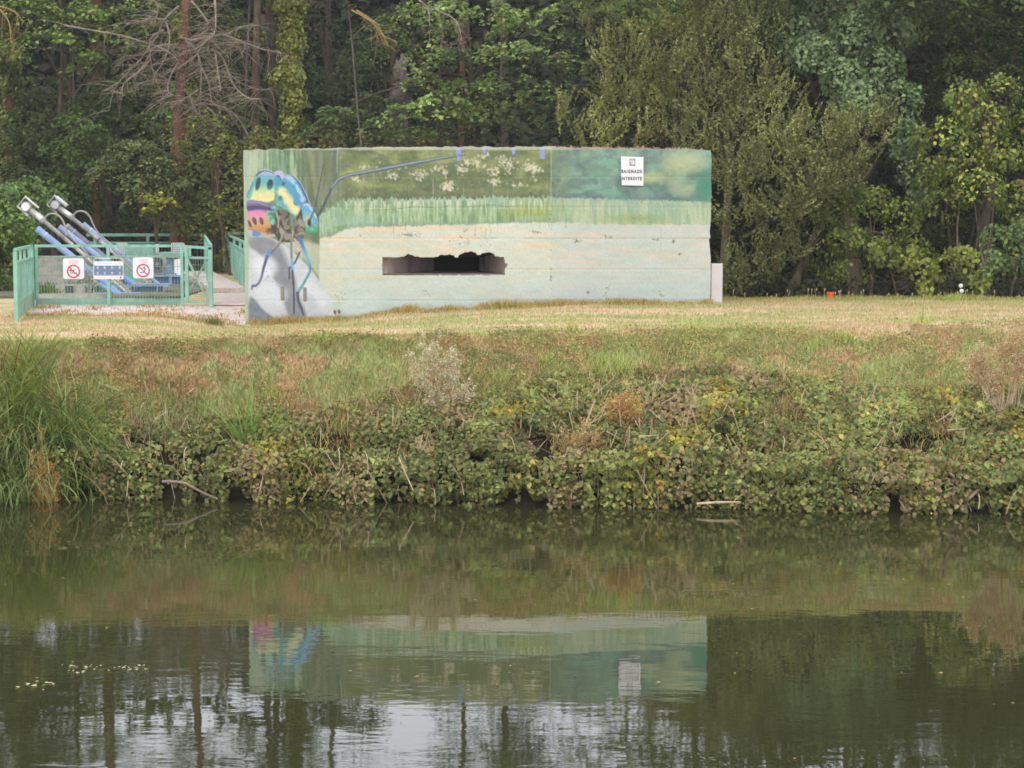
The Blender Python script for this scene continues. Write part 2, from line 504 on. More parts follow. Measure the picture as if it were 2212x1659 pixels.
mb.add([(-7.1,45.6,2.2),(-6.25,45.6,2.2),(-8.9,57.5,2.2),(-9.8,57.5,2.2),(-7.1,45.6,2.46),(-6.25,45.6,2.46),(-8.9,57.5,2.50),(-9.8,57.5,2.50)],
       [(0,1,5,4),(4,5,6,7),(1,2,6,5),(3,0,4,7),(2,3,7,6)])
mb.build('path_slab', M_path, kind='structure')

# ------------------------------------------------------------------ mural painter
NU, NV = 660, 262
Us = np.linspace(529.5, 1534.5, NU); V0, V1 = 318.0, 716.0
UU, VV = np.meshgrid(Us, np.linspace(0, 1, NV))
# the footprint of the front: three slightly angled faces
FP_u = [529.5, 735, 1190, 1534.5]; FP_y = [38.75, 37.95, 37.55, 38.6]
YY = np.interp(UU, FP_u, FP_y)
WX = (UU - 1106) / FPX * YY * 1.0012
ztop = np.interp(UU, [529, 735, 960, 1190, 1480, 1535], [5.47, 5.485, 5.50, 5.49, 5.475, 5.46]) + (fbm(UU / 14.0, 0.5 + 0 * UU, 4, 4) - 0.5) * 0.055
WZ = ztop + (1.85 - ztop) * VV
# photograph row of every vertex (the painting is drawn in these coordinates)
_d = np.stack([WX, YY, WZ - CAM_H], -1)
_f = _d[..., 1] * math.cos(PITCH) - _d[..., 2] * math.sin(PITCH)
_u = _d[..., 1] * math.sin(PITCH) + _d[..., 2] * math.cos(PITCH)
PU = 1106 + FPX * _d[..., 0] / _f
PV = 829.5 - FPX * _u / _f
WX = WX + (UU - PU) * 0.0
PU, PV = PU.ravel(), PV.ravel()
img = np.zeros((PU.size, 3))

def sd_poly(px, py, poly):
    poly = np.array(poly, float); n = len(poly)
    d = np.full(px.shape, 1e9); s = np.ones(px.shape)
    for i in range(n):
        a = poly[i]; b = poly[i - 1]
        e = b - a; wx = px - a[0]; wy = py - a[1]
        t = np.clip((wx * e[0] + wy * e[1]) / (e @ e + 1e-9), 0, 1)
        bx = wx - e[0] * t; by = wy - e[1] * t
        d = np.minimum(d, bx * bx + by * by)
        c1 = py >= a[1]; c2 = py < b[1]; c3 = e[0] * wy > e[1] * wx
        s = np.where((c1 & c2 & c3) | (~c1 & ~c2 & ~c3), -s, s)
    return s * np.sqrt(d)

def sm(poly, it=2):
    """round a polygon off"""
    P = np.array(poly, float)
    for _ in range(it):
        Q = np.roll(P, -1, 0)
        P = np.stack([P * .75 + Q * .25, P * .25 + Q * .75], 1).reshape(-1, 2)
    return P

def put(mask_idx, alpha, col):
    col = np.asarray(col, float)
    a = alpha[:, None]
    img[mask_idx] = img[mask_idx] * (1 - a) + (col if col.ndim == 2 else col[None, :]) * a

def poly(pts, col, soft=1.2, round_=2, op=1.0):
    P = sm(pts, round_) if round_ else np.array(pts, float)
    lo = P.min(0) - soft * 3; hi = P.max(0) + soft * 3
    k = np.where((PU > lo[0]) & (PU < hi[0]) & (PV > lo[1]) & (PV < hi[1]))[0]
    if len(k) == 0: return
    d = sd_poly(PU[k], PV[k], P)
    a = sstep(soft, -soft, d) if False else 1 - sstep(-soft, soft, d)
    c = col(PU[k], PV[k], d) if callable(col) else col
    put(k, a * op, c)

def ell(cu, cv, ru, rv, tilt, col, soft=1.0, op=1.0):
    m = max(ru, rv) + soft * 3
    k = np.where((abs(PU - cu) < m) & (abs(PV - cv) < m))[0]
    if len(k) == 0: return
    t = R(tilt); x = PU[k] - cu; y = PV[k] - cv
    a = (x * math.cos(t) + y * math.sin(t)) / ru; b = (-x * math.sin(t) + y * math.cos(t)) / rv
    d = (np.sqrt(a * a + b * b) - 1) * min(ru, rv)
    c = col(PU[k], PV[k], d) if callable(col) else col
    put(k, (1 - sstep(-soft, soft, d)) * op, c)

def stroke(pts, w, col, soft=0.9, op=1.0):
    pts = np.array(pts, float)
    if not isinstance(w, (list, tuple)): w = [w] * len(pts)
    wm = max(w)
    lo = pts.min(0) - wm - soft * 3; hi = pts.max(0) + wm + soft * 3
    k = np.where((PU > lo[0]) & (PU < hi[0]) & (PV > lo[1]) & (PV < hi[1]))[0]
    if len(k) == 0: return
    d = np.full(len(k), 1e9)
    for i in range(len(pts) - 1):
        a, b = pts[i], pts[i + 1]; e = b - a
        wx = PU[k] - a[0]; wy = PV[k] - a[1]
        t = np.clip((wx * e[0] + wy * e[1]) / (e @ e + 1e-9), 0, 1)
        r = (w[i] * (1 - t) + w[i + 1] * t) / 2
        d = np.minimum(d, np.sqrt((wx - e[0] * t) ** 2 + (wy - e[1] * t) ** 2) - r)
    c = col(PU[k], PV[k], d) if callable(col) else col
    put(k, (1 - sstep(-soft, soft, d)) * op, c)

def mix3(a, b, t):
    return np.asarray(a, float) * (1 - t[:, None]) + np.asarray(b, float) * t[:, None]

nA = fbm(PU / 34, PV / 15, 1); nB = fbm(PU / 9, PV / 8, 2); nC = fbm(PU / 70, PV / 42, 3, 3)
vs1 = fbm(PU / 3.2, PV / 38, 5, 3); vs2 = fbm(PU / 9.0, PV / 60, 6, 3); hs = fbm(PU / 90, PV / 6.5, 7, 4); hs2 = fbm(PU / 40, PV / 14, 8, 4)
# --- sand, lower part
sand = mix3([208, 212, 196], [224, 206, 176], sstep(0.42, 0.62, hs) * np.clip(1.15 - (PV - 490) / 150, 0, 1))
sand = mix3([0, 0, 0], [0, 0, 0], nA) + sand
low = sstep(540, 650, PV)
sand = sand * (1 - low[:, None] * 0.62) + np.array([186, 205, 200]) * low[:, None] * 0.62
sand += (hs2[:, None] - 0.5) * np.array([22, 16, 26])
sand = mix3([0, 0, 0], [1, 1, 1], np.ones(len(PU))) * sand
tC = (sstep(1188, 1191, PU) * (0.45 + 0.55 * sstep(1190, 1270, PU + (fbm(PU / 20, PV / 14, 301) - .5) * 70)))[:, None]
sandC = mix3([198, 206, 196], [214, 202, 184], sstep(0.45, 0.62, hs) * np.clip(1.2 - (PV - 490) / 170, 0.15, 1))
sandC = sandC * (1 - low[:, None] * 0.5) + np.array([184, 200, 200]) * low[:, None] * 0.5 + (hs2[:, None] - 0.5) * np.array([14, 10, 14])
img[:] = sand * (1 - tC) + sandC * tC
img += ((sstep(0.5, 0.7, hs2) * sstep(0.45, 0.6, nC) * np.clip((660 - PV) / 100, 0, 1))[:, None]) * np.array([8, -14, -22]) * 0.6 * (1 - tC)
# --- reeds
top_r = np.interp(PU, [690, 700, 735, 760, 1190, 1535], [466, 455, 435, 430, 426, 436]) + (vs1 - 0.5) * np.where(PU < 1190, 20, 9)
bot_r = np.interp(PU, [690, 715, 735, 760, 900, 1190, 1300, 1420, 1535], [514, 512, 500, 492, 487, 480, 484, 486, 484]) + (nB - 0.5) * 7
reed = mix3([142, 170, 128], [178, 198, 152], sstep(0.38, 0.6, vs1))
reed = reed + (np.array([112, 144, 104]) - reed) * (sstep(0.56, 0.72, vs2)[:, None] * 0.8)
reed = reed + (np.array([158, 190, 170]) - reed) * (sstep(0.5, 0.62, fbm(PU / 60, PV / 30, 12))[:, None] * 0.6)
yel = (np.exp(-((PU - 1150) / 62.0) ** 2) * np.exp(-((PV - 457) / 16.0) ** 2))[:, None]
reed = reed + (np.array([160, 168, 78]) - reed) * yel * 0.85
wsp = (sstep(0.5, 0.62, vs1) * np.exp(-((PV - 440) / 13.0) ** 2) * (PU < 1190))[:, None]
reed = reed + (np.array([208, 216, 188]) - reed) * wsp * 0.8
gr = sstep(0, 14, bot_r - PV)[:, None]
reed = reed * gr + np.array([140, 160, 140]) * (1 - gr) * 0.75 + reed * (1 - gr) * 0.25
reedC = mix3([158, 184, 152], [184, 196, 160], sstep(0.4, 0.65, vs2)) + (vs1[:, None] - 0.5) * 18
reedC += (np.array([150, 166, 105]) - reedC) * (np.exp(-((PU - 1370) / 60.0) ** 2) * np.exp(-((PV - 472) / 10.0) ** 2))[:, None] * 0.7
reed = reed * (1 - tC) + reedC * tC
mk = (sstep(-1.5, 1.5, PV - top_r) * (1 - sstep(-2.0, 2.0, PV - bot_r)) * sstep(688, 694, PU))[:, None]
img[:] = img * (1 - mk) + reed * mk
# --- foliage band
fol = mix3([98, 112, 66], [150, 158, 92], sstep(0.35, 0.62, nC * 0.6 + nA * 0.4))
dk = np.clip(sstep(398, 424, PV) * 0.75 + 0.0, 0, 1)
fol = mix3([0, 0, 0], [0, 0, 0], nA) + fol * (1 - dk[:, None]) + np.array([92, 104, 74]) * dk[:, None]
fol += (nB[:, None] - 0.5) * 26
sh = sstep(0.52, 0.66, fbm(PU / 46, PV / 20, 23))[:, None]
fol = fol + (np.array([84, 98, 74]) - fol) * sh * 0.6
folC = mix3([84, 118, 106], [122, 170, 144], sstep(0.38, 0.62, fbm(PU / 30, PV / 20, 41)))
folC = folC + (np.array([104, 128, 124]) - folC) * sstep(0.54, 0.68, fbm(PU / 26, PV / 14, 43))[:, None] * 0.8
folC = folC + (np.array([126, 172, 158]) - folC) * (np.exp(-((PV - 332) / 14.0) ** 2) * sstep(0.4, 0.6, vs2))[:, None] * 0.6
yc2 = np.exp(-((PU - 1462) / 40.0) ** 2 - ((PV - 358) / 22.0) ** 2) + 0.8 * np.exp(-((PU - 1405) / 26.0) ** 2 - ((PV - 386) / 10.0) ** 2)
folC = folC + (np.array([178, 186, 122]) - folC) * np.clip(yc2, 0, 1)[:, None] * 0.85
folC = folC + (np.array([62, 138, 104]) - folC) * np.clip(np.exp(-((PU - 1522) / 24.0) ** 2 - ((PV - 405) / 34.0) ** 2), 0, 1)[:, None] * 0.9
folC = folC + (np.array([158, 172, 138]) - folC) * np.clip(np.exp(-((PU - 1478) / 24.0) ** 2 - ((PV - 412) / 20.0) ** 2), 0, 1)[:, None] * 0.7
folC = folC + (np.array([84, 112, 120]) - folC) * (np.exp(-((PV - 427) / 7.0) ** 2))[:, None] * 0.6
folC += (nB[:, None] - 0.5) * 16
folA = mix3([104, 136, 98], [178, 192, 158], sstep(0.40, 0.60, vs2 * .6 + vs1 * .4)) + (nB[:, None] - 0.5) * 24
dA = sstep(625, 680, PU)[:, None]
folA = folA * (1 - dA) + (np.array([112, 124, 92]) + (vs2[:, None] - 0.5) * 46 + (vs1[:, None] - 0.5) * 18) * dA
lt = (1 - sstep(530, 590, PU + (vs2 - .5) * 60))[:, None]
folA = folA + (np.array([184, 196, 170]) - folA) * lt * 0.8
gA = (np.exp(-((PU - 600) / 26.0) ** 2) * sstep(0.4, 0.6, vs2))[:, None]
folA = folA + (np.array([92, 132, 98]) - folA) * gA * 0.7
tA = (1 - sstep(712, 762, PU + (nA - .5) * 40))[:, None]
fol = fol * (1 - tA) + folA * tA
fol = fol * (1 - tC) + folC * tC
bt = np.where(PU < 690, 999.0, top_r)
mk = ((1 - sstep(-1.5, 1.5, PV - bt)))[:, None]
lowA = (PU < 690)[:, None]
img[:] = img * (1 - mk) + fol * mk
# ivy post and dark gap in the left face
stroke([(723, 318), (724, 345), (722, 388)], 14, [88, 102, 80], 3, 0.75)
stroke([(729, 318), (728, 372)], 2.4, [150, 168, 148], 0.8)
stroke([(672, 330), (682, 420)], 9, [150, 156, 112], 4, 0.5)
# flowers
rng = np.random.RandomState(3)
for cu, cv, ru, rv, n_ in [(775,386,12,6,12),(845,378,16,9,26),(906,378,16,12,30),(968,402,15,11,60),(944,363,16,9,24),(960,372,8,8,12),(1000,366,12,12,26),
                           (1020,350,20,10,40),(1045,337,16,5,24),(1088,345,16,10,26),(1100,352,16,6,18),(1066,392,11,9,26),(1072,370,12,9,20),(1140,362,13,9,34),(1162,365,13,8,24),
                           (1118,400,22,7,14),(1155,372,14,22,18),(850,360,40,8,14),(790,362,20,4,10),(1090,362,40,16,20),(1045,365,20,14,10)]:
    for _ in range(n_):
        a = rng.normal(0, 0.5, 2)
        ell(cu + a[0] * ru, cv + a[1] * rv, rng.uniform(1.2, 2.8), rng.uniform(1.5, 3.4), rng.uniform(-40, 40),
            np.array([218, 208, 178]) + rng.uniform(-14, 12) + np.array([0, rng.uniform(-8, 4), rng.uniform(-14, 4)]), 1.0, rng.uniform(0.6, 1.0))
for _ in range(900):   # leafy dabs
    u_ = rng.uniform(735, 1190); v_ = rng.uniform(322, 424)
    ell(u_, v_, rng.uniform(1.5, 5), rng.uniform(1, 3), rng.uniform(-60, 60), np.array([116, 126, 76]) + rng.uniform(-26, 34), 1.4, rng.uniform(0.15, 0.5))
for _ in range(420):
    u_ = rng.uniform(1192, 1533); v_ = rng.uniform(322, 432)
    ell(u_, v_, rng.uniform(3, 12), rng.uniform(2, 7), rng.uniform(-60, 60), np.array([[104, 150, 130], [132, 152, 118], [98, 118, 112], [150, 168, 130], [116, 160, 146]][rng.randint(5)]) + rng.uniform(-16, 20), 3, rng.uniform(0.08, 0.34))
for _ in range(260):   # painted reed strokes
    u_ = rng.uniform(694, 1190); v_ = rng.uniform(430, 470)
    c_ = np.array([150, 178, 134]) + rng.uniform(-44, 52)
    stroke([(u_, v_), (u_ + rng.uniform(-1.5, 1.5), v_ + rng.uniform(8, 34))], rng.uniform(0.8, 2.0), c_, 0.8, rng.uniform(0.25, 0.8))
for _ in range(150):   # sandy horizontal strokes
    u_ = rng.uniform(740, 1500); v_ = rng.uniform(495, 650)
    w_ = rng.uniform(20, 90)
    c_ = [[226, 204, 176], [204, 214, 200], [214, 198, 178], [196, 210, 190]][rng.randint(4)]
    stroke([(u_, v_), (u_ + w_, v_ + rng.uniform(-3, 3))], rng.uniform(1.5, 7), c_, 3, rng.uniform(0.15, 0.45))
for _ in range(150):   # drips and runs below the painted reeds
    u_ = rng.uniform(700, 1530); v_ = rng.uniform(330, 500)
    c_ = [[176, 198, 168], [120, 140, 110], [206, 212, 196], [96, 112, 88]][rng.randint(4)]
    stroke([(u_, v_), (u_ + rng.uniform(-1, 1), v_ + rng.uniform(8, 46))], rng.uniform(0.5, 1.1), c_, 0.5, rng.uniform(0.2, 0.6))
for _ in range(220):   # crisp dabs in the painted wood
    u_ = rng.uniform(560, 1530); v_ = rng.uniform(324, 426)
    c_ = np.array([[150, 168, 118], [70, 92, 70], [176, 186, 140], [88, 120, 104]][rng.randint(4)])
    if 540 < u_ < 700 and v_ > 360: continue
    stroke([(u_, v_), (u_ + rng.uniform(-9, 9), v_ + rng.uniform(-4, 6))], rng.uniform(0.8, 2.6), c_, 0.7, rng.uniform(0.15, 0.5))
for cu_, cv_, ru_, rv_, c_ in [(1215, 345, 16, 10, [96, 116, 116]), (1270, 335, 26, 9, [140, 170, 130]), (1300, 372, 22, 16, [108, 150, 116]), (1240, 395, 24, 14, [96, 122, 110]), (1420, 345, 18, 12, [104, 132, 124]), (1300, 410, 30, 10, [120, 168, 146]), (1500, 340, 20, 12, [176, 190, 150]), (1400, 418, 28, 9, [112, 140, 128]), (1340, 425, 24, 7, [104, 156, 144]), (1450, 388, 22, 12, [150, 166, 124]), (1222, 372, 12, 18, [138, 168, 120])]:
    ell(cu_, cv_, ru_, rv_, rng.uniform(-20, 20), c_, 7, 0.6)
ell(1478, 348, 44, 20, 8, [188, 196, 146], 14, 0.75)
ell(1405, 384, 30, 9, -10, [178, 186, 128], 7, 0.7)
ell(1521, 404, 14, 30, 0, [66, 138, 104], 8, 0.8)
ell(1470, 408, 26, 16, 20, [162, 176, 140], 9, 0.7)
for pts in ([(1016, 446), (1060, 443), (1100, 446), (1130, 443)], [(790, 455), (850, 452), (900, 446), (950, 450), (975, 442)], [(930, 462), (934, 480)]):
    stroke(pts, 1.1, [98, 110, 82], 0.6, 0.7)
ell(838, 436, 7, 7, 0, [120, 132, 100], 3, 0.6)
# whitish mural rock on the left face, dark shadow band painted across it
poly([(537, 512), (560, 506), (600, 518), (640, 548), (680, 590), (712, 640), (742, 700), (742, 720), (536, 720)], lambda a, b, d: mix3([190, 194, 200], [212, 214, 218], fbm(a / 22, b / 22, 60)), 3)
poly([(600, 520), (640, 515), (700, 530), (740, 560), (740, 690), (712, 640), (690, 600), (650, 552)], lambda a, b, d: mix3([196, 204, 184], [214, 208, 184], fbm(a / 40, b / 8, 61)), 5, 2, 0.75)
poly([(537, 512), (582, 512), (606, 528), (628, 575), (650, 640), (668, 692), (630, 700), (612, 650), (585, 585), (560, 545), (537, 535)], lambda a, b, d: mix3([122, 124, 132], [146, 148, 156], fbm(a / 16, b / 16, 62)), 5, 2, 0.9)
poly([(596, 520), (606, 522), (636, 590), (630, 592)], [180, 180, 186], 3, 1, 0.6)
ell(573, 575, 26, 22, 20, [222, 226, 232], 9, 0.85)
ell(585, 634, 34, 24, 10, [214, 218, 222], 9, 0.8)
ell(672, 640, 26, 40, -38, [214, 217, 220], 10, 0.7)
poly([(537, 640), (550, 645), (566, 668), (596, 690), (610, 720), (536, 720)], lambda a, b, d: mix3([104, 110, 122], [138, 144, 154], fbm(a / 10, b / 10, 63)), 4, 1, 0.9)
poly([(640, 690), (690, 678), (742, 690), (742, 712), (640, 715)], [170, 158, 152], 6, 1, 0.6)
ell(675, 662, 12, 30, -30, [176, 180, 186], 7, 0.5)
poly([(715, 655), (738, 650), (742, 690), (728, 688)], [176, 206, 198], 3, 1, 0.6)
# antenna and stem lines
def Z2(a, b): return (493.7 + a * .2513, 296.2 + b * .2513)
def Z3(a, b): return (658.3 + a * .248, 296.2 + b * .248)
def Z4(a, b): return (521.2 + a * .09919, 362.1 + b * .09919)
ant = [Z3(110, 700), Z3(200, 520), Z3(235, 445), Z3(290, 370), Z3(380, 333), Z3(600, 292), Z3(850, 245), Z3(1100, 198), Z3(1400, 152)]
stroke(ant, [4.5, 5, 6, 8, 7.5, 8, 9.5, 8, 4], [78, 88, 98], 0.8)
stroke([(a, b - 0.9) for a, b in ant[2:]], [2.2, 3.4, 3.4, 3.6, 4.2, 3.4, 1.5], [146, 160, 172], 0.9, 0.9)
stroke([Z2(815, 240), Z2(785, 400), Z2(745, 600), Z2(705, 710)], [2.0, 2.6, 3.2, 3.6], [82, 88, 92], 0.6)
ell(*Z2(787, 395), 2.4, 2.0, 0, [120, 116, 110], 0.6)
for a, b, a2, b2 in ((1315, 60, 1362, 150), (1325, 165, 1358, 208), (1550, 60, 1580, 142), (1803, 60, 1832, 150), (2048, 60, 2090, 188)):
    p0 = Z3(a, b); p1 = Z3(a2, b2)
    poly([p0, (p1[0], p0[1]), p1, (p0[0], p1[1])], [142, 146, 214], 0.8, 0)
# --- beetle
P4 = lambda L: [Z4(a, b) for a, b in L]
def shellcol(stops, ang=0.0):
    vs_ = [362.1 + s_[0] * .09919 for s_ in stops]; cs_ = np.array([s_[1] for s_ in stops], float)
    def f(a, b, d):
        q = b + ang * a + (fbm(a / 6, b / 6, 70) - 0.5) * 4
        return np.stack([np.interp(q, vs_, cs_[:, i]) for i in range(3)], 1)
    return f
stroke(P4([(430, 1460), (560, 1500), (700, 1480), (760, 1400)]), [5, 6.5, 6, 5], [198, 172, 156], 1.2)
ell(*Z4(300, 1430), 12, 6.5, 10, [104, 140, 188], 1.6)
ell(*Z4(200, 1420), 5, 5.5, 0, [180, 186, 202], 1.6)
thorax = P4([(740, 930), (1000, 930), (1180, 1060), (1280, 920), (1340, 870), (1350, 1150), (1400, 1350), (1380, 1450), (1320, 1560), (1160, 1620), (800, 1640), (770, 1480), (640, 1400), (640, 1250), (700, 1200)])
poly(thorax, lambda a, b, d: mix3([86, 78, 72], [140, 134, 120], sstep(0.45, 0.68, fbm(a / 4.5, b / 7, 71))), 1.2)
for cu, cv, ru, rv, t_, c_ in [(920,1000,5,13,0,[122,112,106]),(1300,1200,5,10,-25,[160,156,146]),(880,1380,5,8,-30,[168,166,152]),(1290,1450,10,5,-25,[158,158,132]),(990,1300,7,5,0,[144,142,122]),(1010,1500,9,7,0,[152,152,138]),(1250,1520,12,5,-20,[110,104,90]),(1370,1080,3.5,10,0,[190,180,176])]:
    ell(*Z4(cu, cv), ru, rv, t_, c_, 1.4, 0.9)
stroke(P4([(760, 980), (810, 1120), (800, 1300)]), [3, 4, 2.6], [170, 164, 150], 0.9)
stroke(P4([(1090, 1010), (1110, 1200), (1120, 1400)]), [6, 7, 5], [112, 146, 124], 1.2)
stroke(P4([(1120, 1380), (1110, 1600)]), [4, 4], [168, 160, 142], 1.0)
poly(P4([(118, 950), (250, 915), (450, 905), (545, 960), (570, 1130), (650, 1270), (620, 1400), (520, 1430), (400, 1400), (300, 1360), (125, 1370)]),
     shellcol([(930, (196, 132, 190)), (985, (232, 138, 176)), (1080, (232, 150, 165)), (1160, (218, 158, 120)), (1260, (212, 156, 92)), (1400, (196, 134, 88))]), 1.1, 1)
stroke(P4([(118, 955), (250, 922), (450, 912), (540, 950)]), 2.4, [148, 126, 190], 1.0)
ell(*Z4(610, 1370), 7, 6, 0, [112, 84, 74], 3, 0.8)
for a, b, rx, ry, t_ in ((185, 1225, 3.4, 8.6, -22), (290, 1165, 4.4, 9.0, -20), (442, 1165, 4.2, 9.0, -16)):
    ell(*Z4(a + 3, b + 8), rx + 1.4, ry + 1.0, t_, [226, 176, 128], 1.0, 0.7)
    ell(*Z4(a, b), rx, ry, t_, [104, 88, 98], 0.9)
poly(P4([(560, 950), (720, 945), (745, 1050), (735, 1180), (700, 1270), (625, 1190), (575, 1070)]), lambda a, b, d: mix3([78, 136, 108], [124, 190, 160], sstep(0.4, 0.6, fbm(a / 4, b / 6, 72))), 1.0)
stroke(P4([(575, 970), (590, 1090), (680, 1240)]), 2.0, [158, 206, 180], 0.8)
poly(P4([(112, 700), (350, 690), (600, 780), (740, 795), (765, 850), (745, 920), (640, 945), (420, 905), (250, 920), (115, 955)]),
     shellcol([(700, (150, 142, 160)), (790, (132, 120, 150)), (860, (92, 80, 118)), (940, (96, 88, 132))]), 1.0, 1)
stroke(P4([(120, 745), (350, 745), (560, 830), (660, 860)]), [3, 4, 4, 2], [146, 144, 172], 1.5, 0.8)
ell(*Z4(700, 865), 6, 5.2, 10, [98, 160, 176], 1.2)
ell(*Z4(718, 862), 2.8, 2.4, 10, [150, 208, 208], 1.0)
poly(P4([(112, 600), (180, 480), (250, 300), (330, 160), (420, 80), (520, 45), (640, 85), (725, 130), (745, 260), (735, 560), (728, 700), (640, 735), (560, 755), (400, 722), (200, 695), (112, 708)]),
     shellcol([(40, (150, 156, 200)), (130, (168, 182, 214)), (210, (118, 176, 196)), (330, (104, 186, 184)), (440, (166, 208, 160)), (560, (222, 222, 160)), (720, (240, 226, 158))]), 1.0, 1)
poly(P4([(112, 600), (180, 480), (250, 300), (310, 200), (290, 340), (250, 500), (210, 690), (112, 708)]), [104, 178, 178], 2.5, 1, 0.85)
poly(P4([(112, 600), (180, 480), (250, 300), (262, 330), (200, 500), (120, 640)]), [64, 118, 124], 1.5, 1, 0.7)
stroke(P4([(330, 165), (430, 85), (520, 48), (640, 88), (720, 130)]), [3, 4, 3, 3, 2], [84, 92, 140], 1.0)
stroke(P4([(430, 65), (520, 35), (640, 72), (700, 105)]), [1.4, 1.8, 1.6, 1.4], [204, 212, 232], 0.7)
poly(P4([(650, 280), (720, 230), (745, 300), (735, 480), (690, 440)]), [86, 170, 176], 2.5, 1, 0.7)
ell(*Z4(365, 350), 5.2, 14.5, 12, lambda a, b, d: mix3([62, 76, 86], [82, 96, 104], fbm(a / 3, b / 5, 73)), 0.9)
ell(*Z4(625, 368), 6.6, 11.5, 10, lambda a, b, d: mix3([64, 76, 92], [66, 116, 150], sstep(395, 408, b)), 0.9)
poly(P4([(700, 120), (760, 75), (850, 50), (920, 100), (945, 180), (920, 270), (860, 300), (800, 240), (720, 260)]), lambda a, b, d: mix3([196, 196, 222], [170, 170, 214], fbm(a / 5, b / 5, 74)), 1.0)
poly(P4([(715, 190), (790, 150), (850, 190), (870, 300), (840, 420), (760, 460), (735, 380)]), [74, 158, 188], 1.6, 1, 0.95)
stroke(P4([(790, 175), (840, 215), (875, 280)]), 2.6, [80, 84, 150], 1.0, 0.8)
prot = P4([(740, 560), (770, 440), (850, 320), (930, 210), (1000, 160), (1090, 145), (1200, 240), (1300, 345), (1370, 480), (1440, 640), (1470, 740), (1400, 760), (1330, 800), (1280, 930), (1205, 1080), (1120, 1030), (1000, 940), (860, 865), (765, 830), (722, 720)])
def protcol(a, b, d):
    x_ = (a - 521.2) / .09919; y_ = (b - 362.1) / .09919
    x_ = x_ + (fbm(a / 5, b / 5, 75) - .5) * 70
    # distance from the yellow ribbon
    e = np.array([1190 - 880, 930 - 520.0]); t = np.clip(((x_ - 880) * e[0] + (y_ - 520) * e[1]) / (e @ e), 0, 1)
    dd = np.hypot(x_ - 880 - e[0] * t, y_ - 520 - e[1] * t)
    base = mix3([112, 188, 164], [86, 170, 190], sstep(-100, 420, x_ - y_))
    base = base + (np.array([82, 150, 196]) - base) * (sstep(100, 700, x_ - y_ * 0.75))[:, None] * 0.6
    return base + (np.array([232, 224, 158]) - base) * (1 - sstep(50, 150, dd))[:, None]
poly(prot, protcol, 1.0, 1)
ell(*Z4(1060, 230), 12, 6, 25, [190, 210, 232], 3, 0.75)
ell(*Z4(1130, 320), 6, 4, 40, [206, 226, 238], 2.5, 0.6)
stroke(P4([(1200, 390), (1250, 500), (1320, 610)]), [5, 8, 5], [196, 212, 238], 2.0, 0.85)
ell(*Z4(1335, 690), 6, 6.5, 0, [178, 196, 234], 1.8, 0.85)
stroke(P4([(1110, 190), (1210, 270), (1300, 400), (1380, 570), (1450, 730), (1380, 770)]), [1.5, 3, 3.5, 4, 4.5, 3], [74, 92, 132], 1.2, 0.9)
stroke(P4([(1130, 160), (1290, 330), (1400, 540), (1500, 800), (1560, 920)]), 1.2, [186, 200, 206], 0.6)
ell(*Z4(918, 350), 3.6, 4.0, 20, [70, 100, 134], 1.4)
ell(*Z4(852, 665), 3.8, 5.4, 10, [84, 104, 110], 1.2)
ell(*Z4(870, 680), 4.5, 5.4, 10, [104, 150, 150], 1.8, 0.5)
ell(*Z4(1205, 745), 7, 8.5, 15, [86, 150, 192], 1.6)
stroke(P4([(745, 560), (725, 700), (765, 830), (860, 865), (1000, 940), (1120, 1030), (1205, 1080)]), 1.4, [96, 148, 140], 0.7, 0.8)
stroke(P4([(735, 280), (742, 450), (730, 560)]), 1.6, [120, 180, 160], 0.8, 0.8)
poly(P4([(1345, 785), (1450, 765), (1560, 920), (1650, 1080), (1690, 1240), (1660, 1400), (1600, 1465), (1500, 1465), (1420, 1420), (1385, 1330), (1400, 1200), (1350, 1060), (1305, 900)]),
     shellcol([(800, (176, 190, 226)), (880, (96, 168, 212)), (1000, (120, 184, 206)), (1130, (150, 190, 176)), (1270, (96, 160, 140)), (1360, (96, 168, 132)), (1450, (74, 138, 104))]), 1.0, 1)
poly(P4([(1400, 1060), (1480, 1040), (1530, 1160), (1500, 1290), (1410, 1300), (1395, 1200)]), [184, 190, 164], 2.0, 1, 0.8)
poly(P4([(1560, 1040), (1640, 1090), (1685, 1250), (1620, 1300), (1560, 1180)]), [98, 164, 206], 1.6, 1, 0.9)
stroke(P4([(1450, 800), (1560, 960), (1640, 1090)]), [4, 4, 3], [196, 208, 234], 1.0, 0.9)
stroke(P4([(1545, 1150), (1580, 1240), (1640, 1300)]), 1.4, [168, 196, 120], 0.8, 0.8)
ell(*Z4(1540, 1340), 5, 3, 10, [140, 196, 158], 1.6, 0.8)
ell(*Z4(1480, 1200), 4.2, 8.2, 0, [66, 78, 76], 1.0)
stroke([Z2(765, 690), Z2(800, 640), Z2(840, 560)], [3.4, 3.6, 3.8], [92, 96, 100], 0.8)
stroke([Z2(745, 600), Z2(705, 705)], [3.0, 4.4], [86, 104, 140], 0.8)
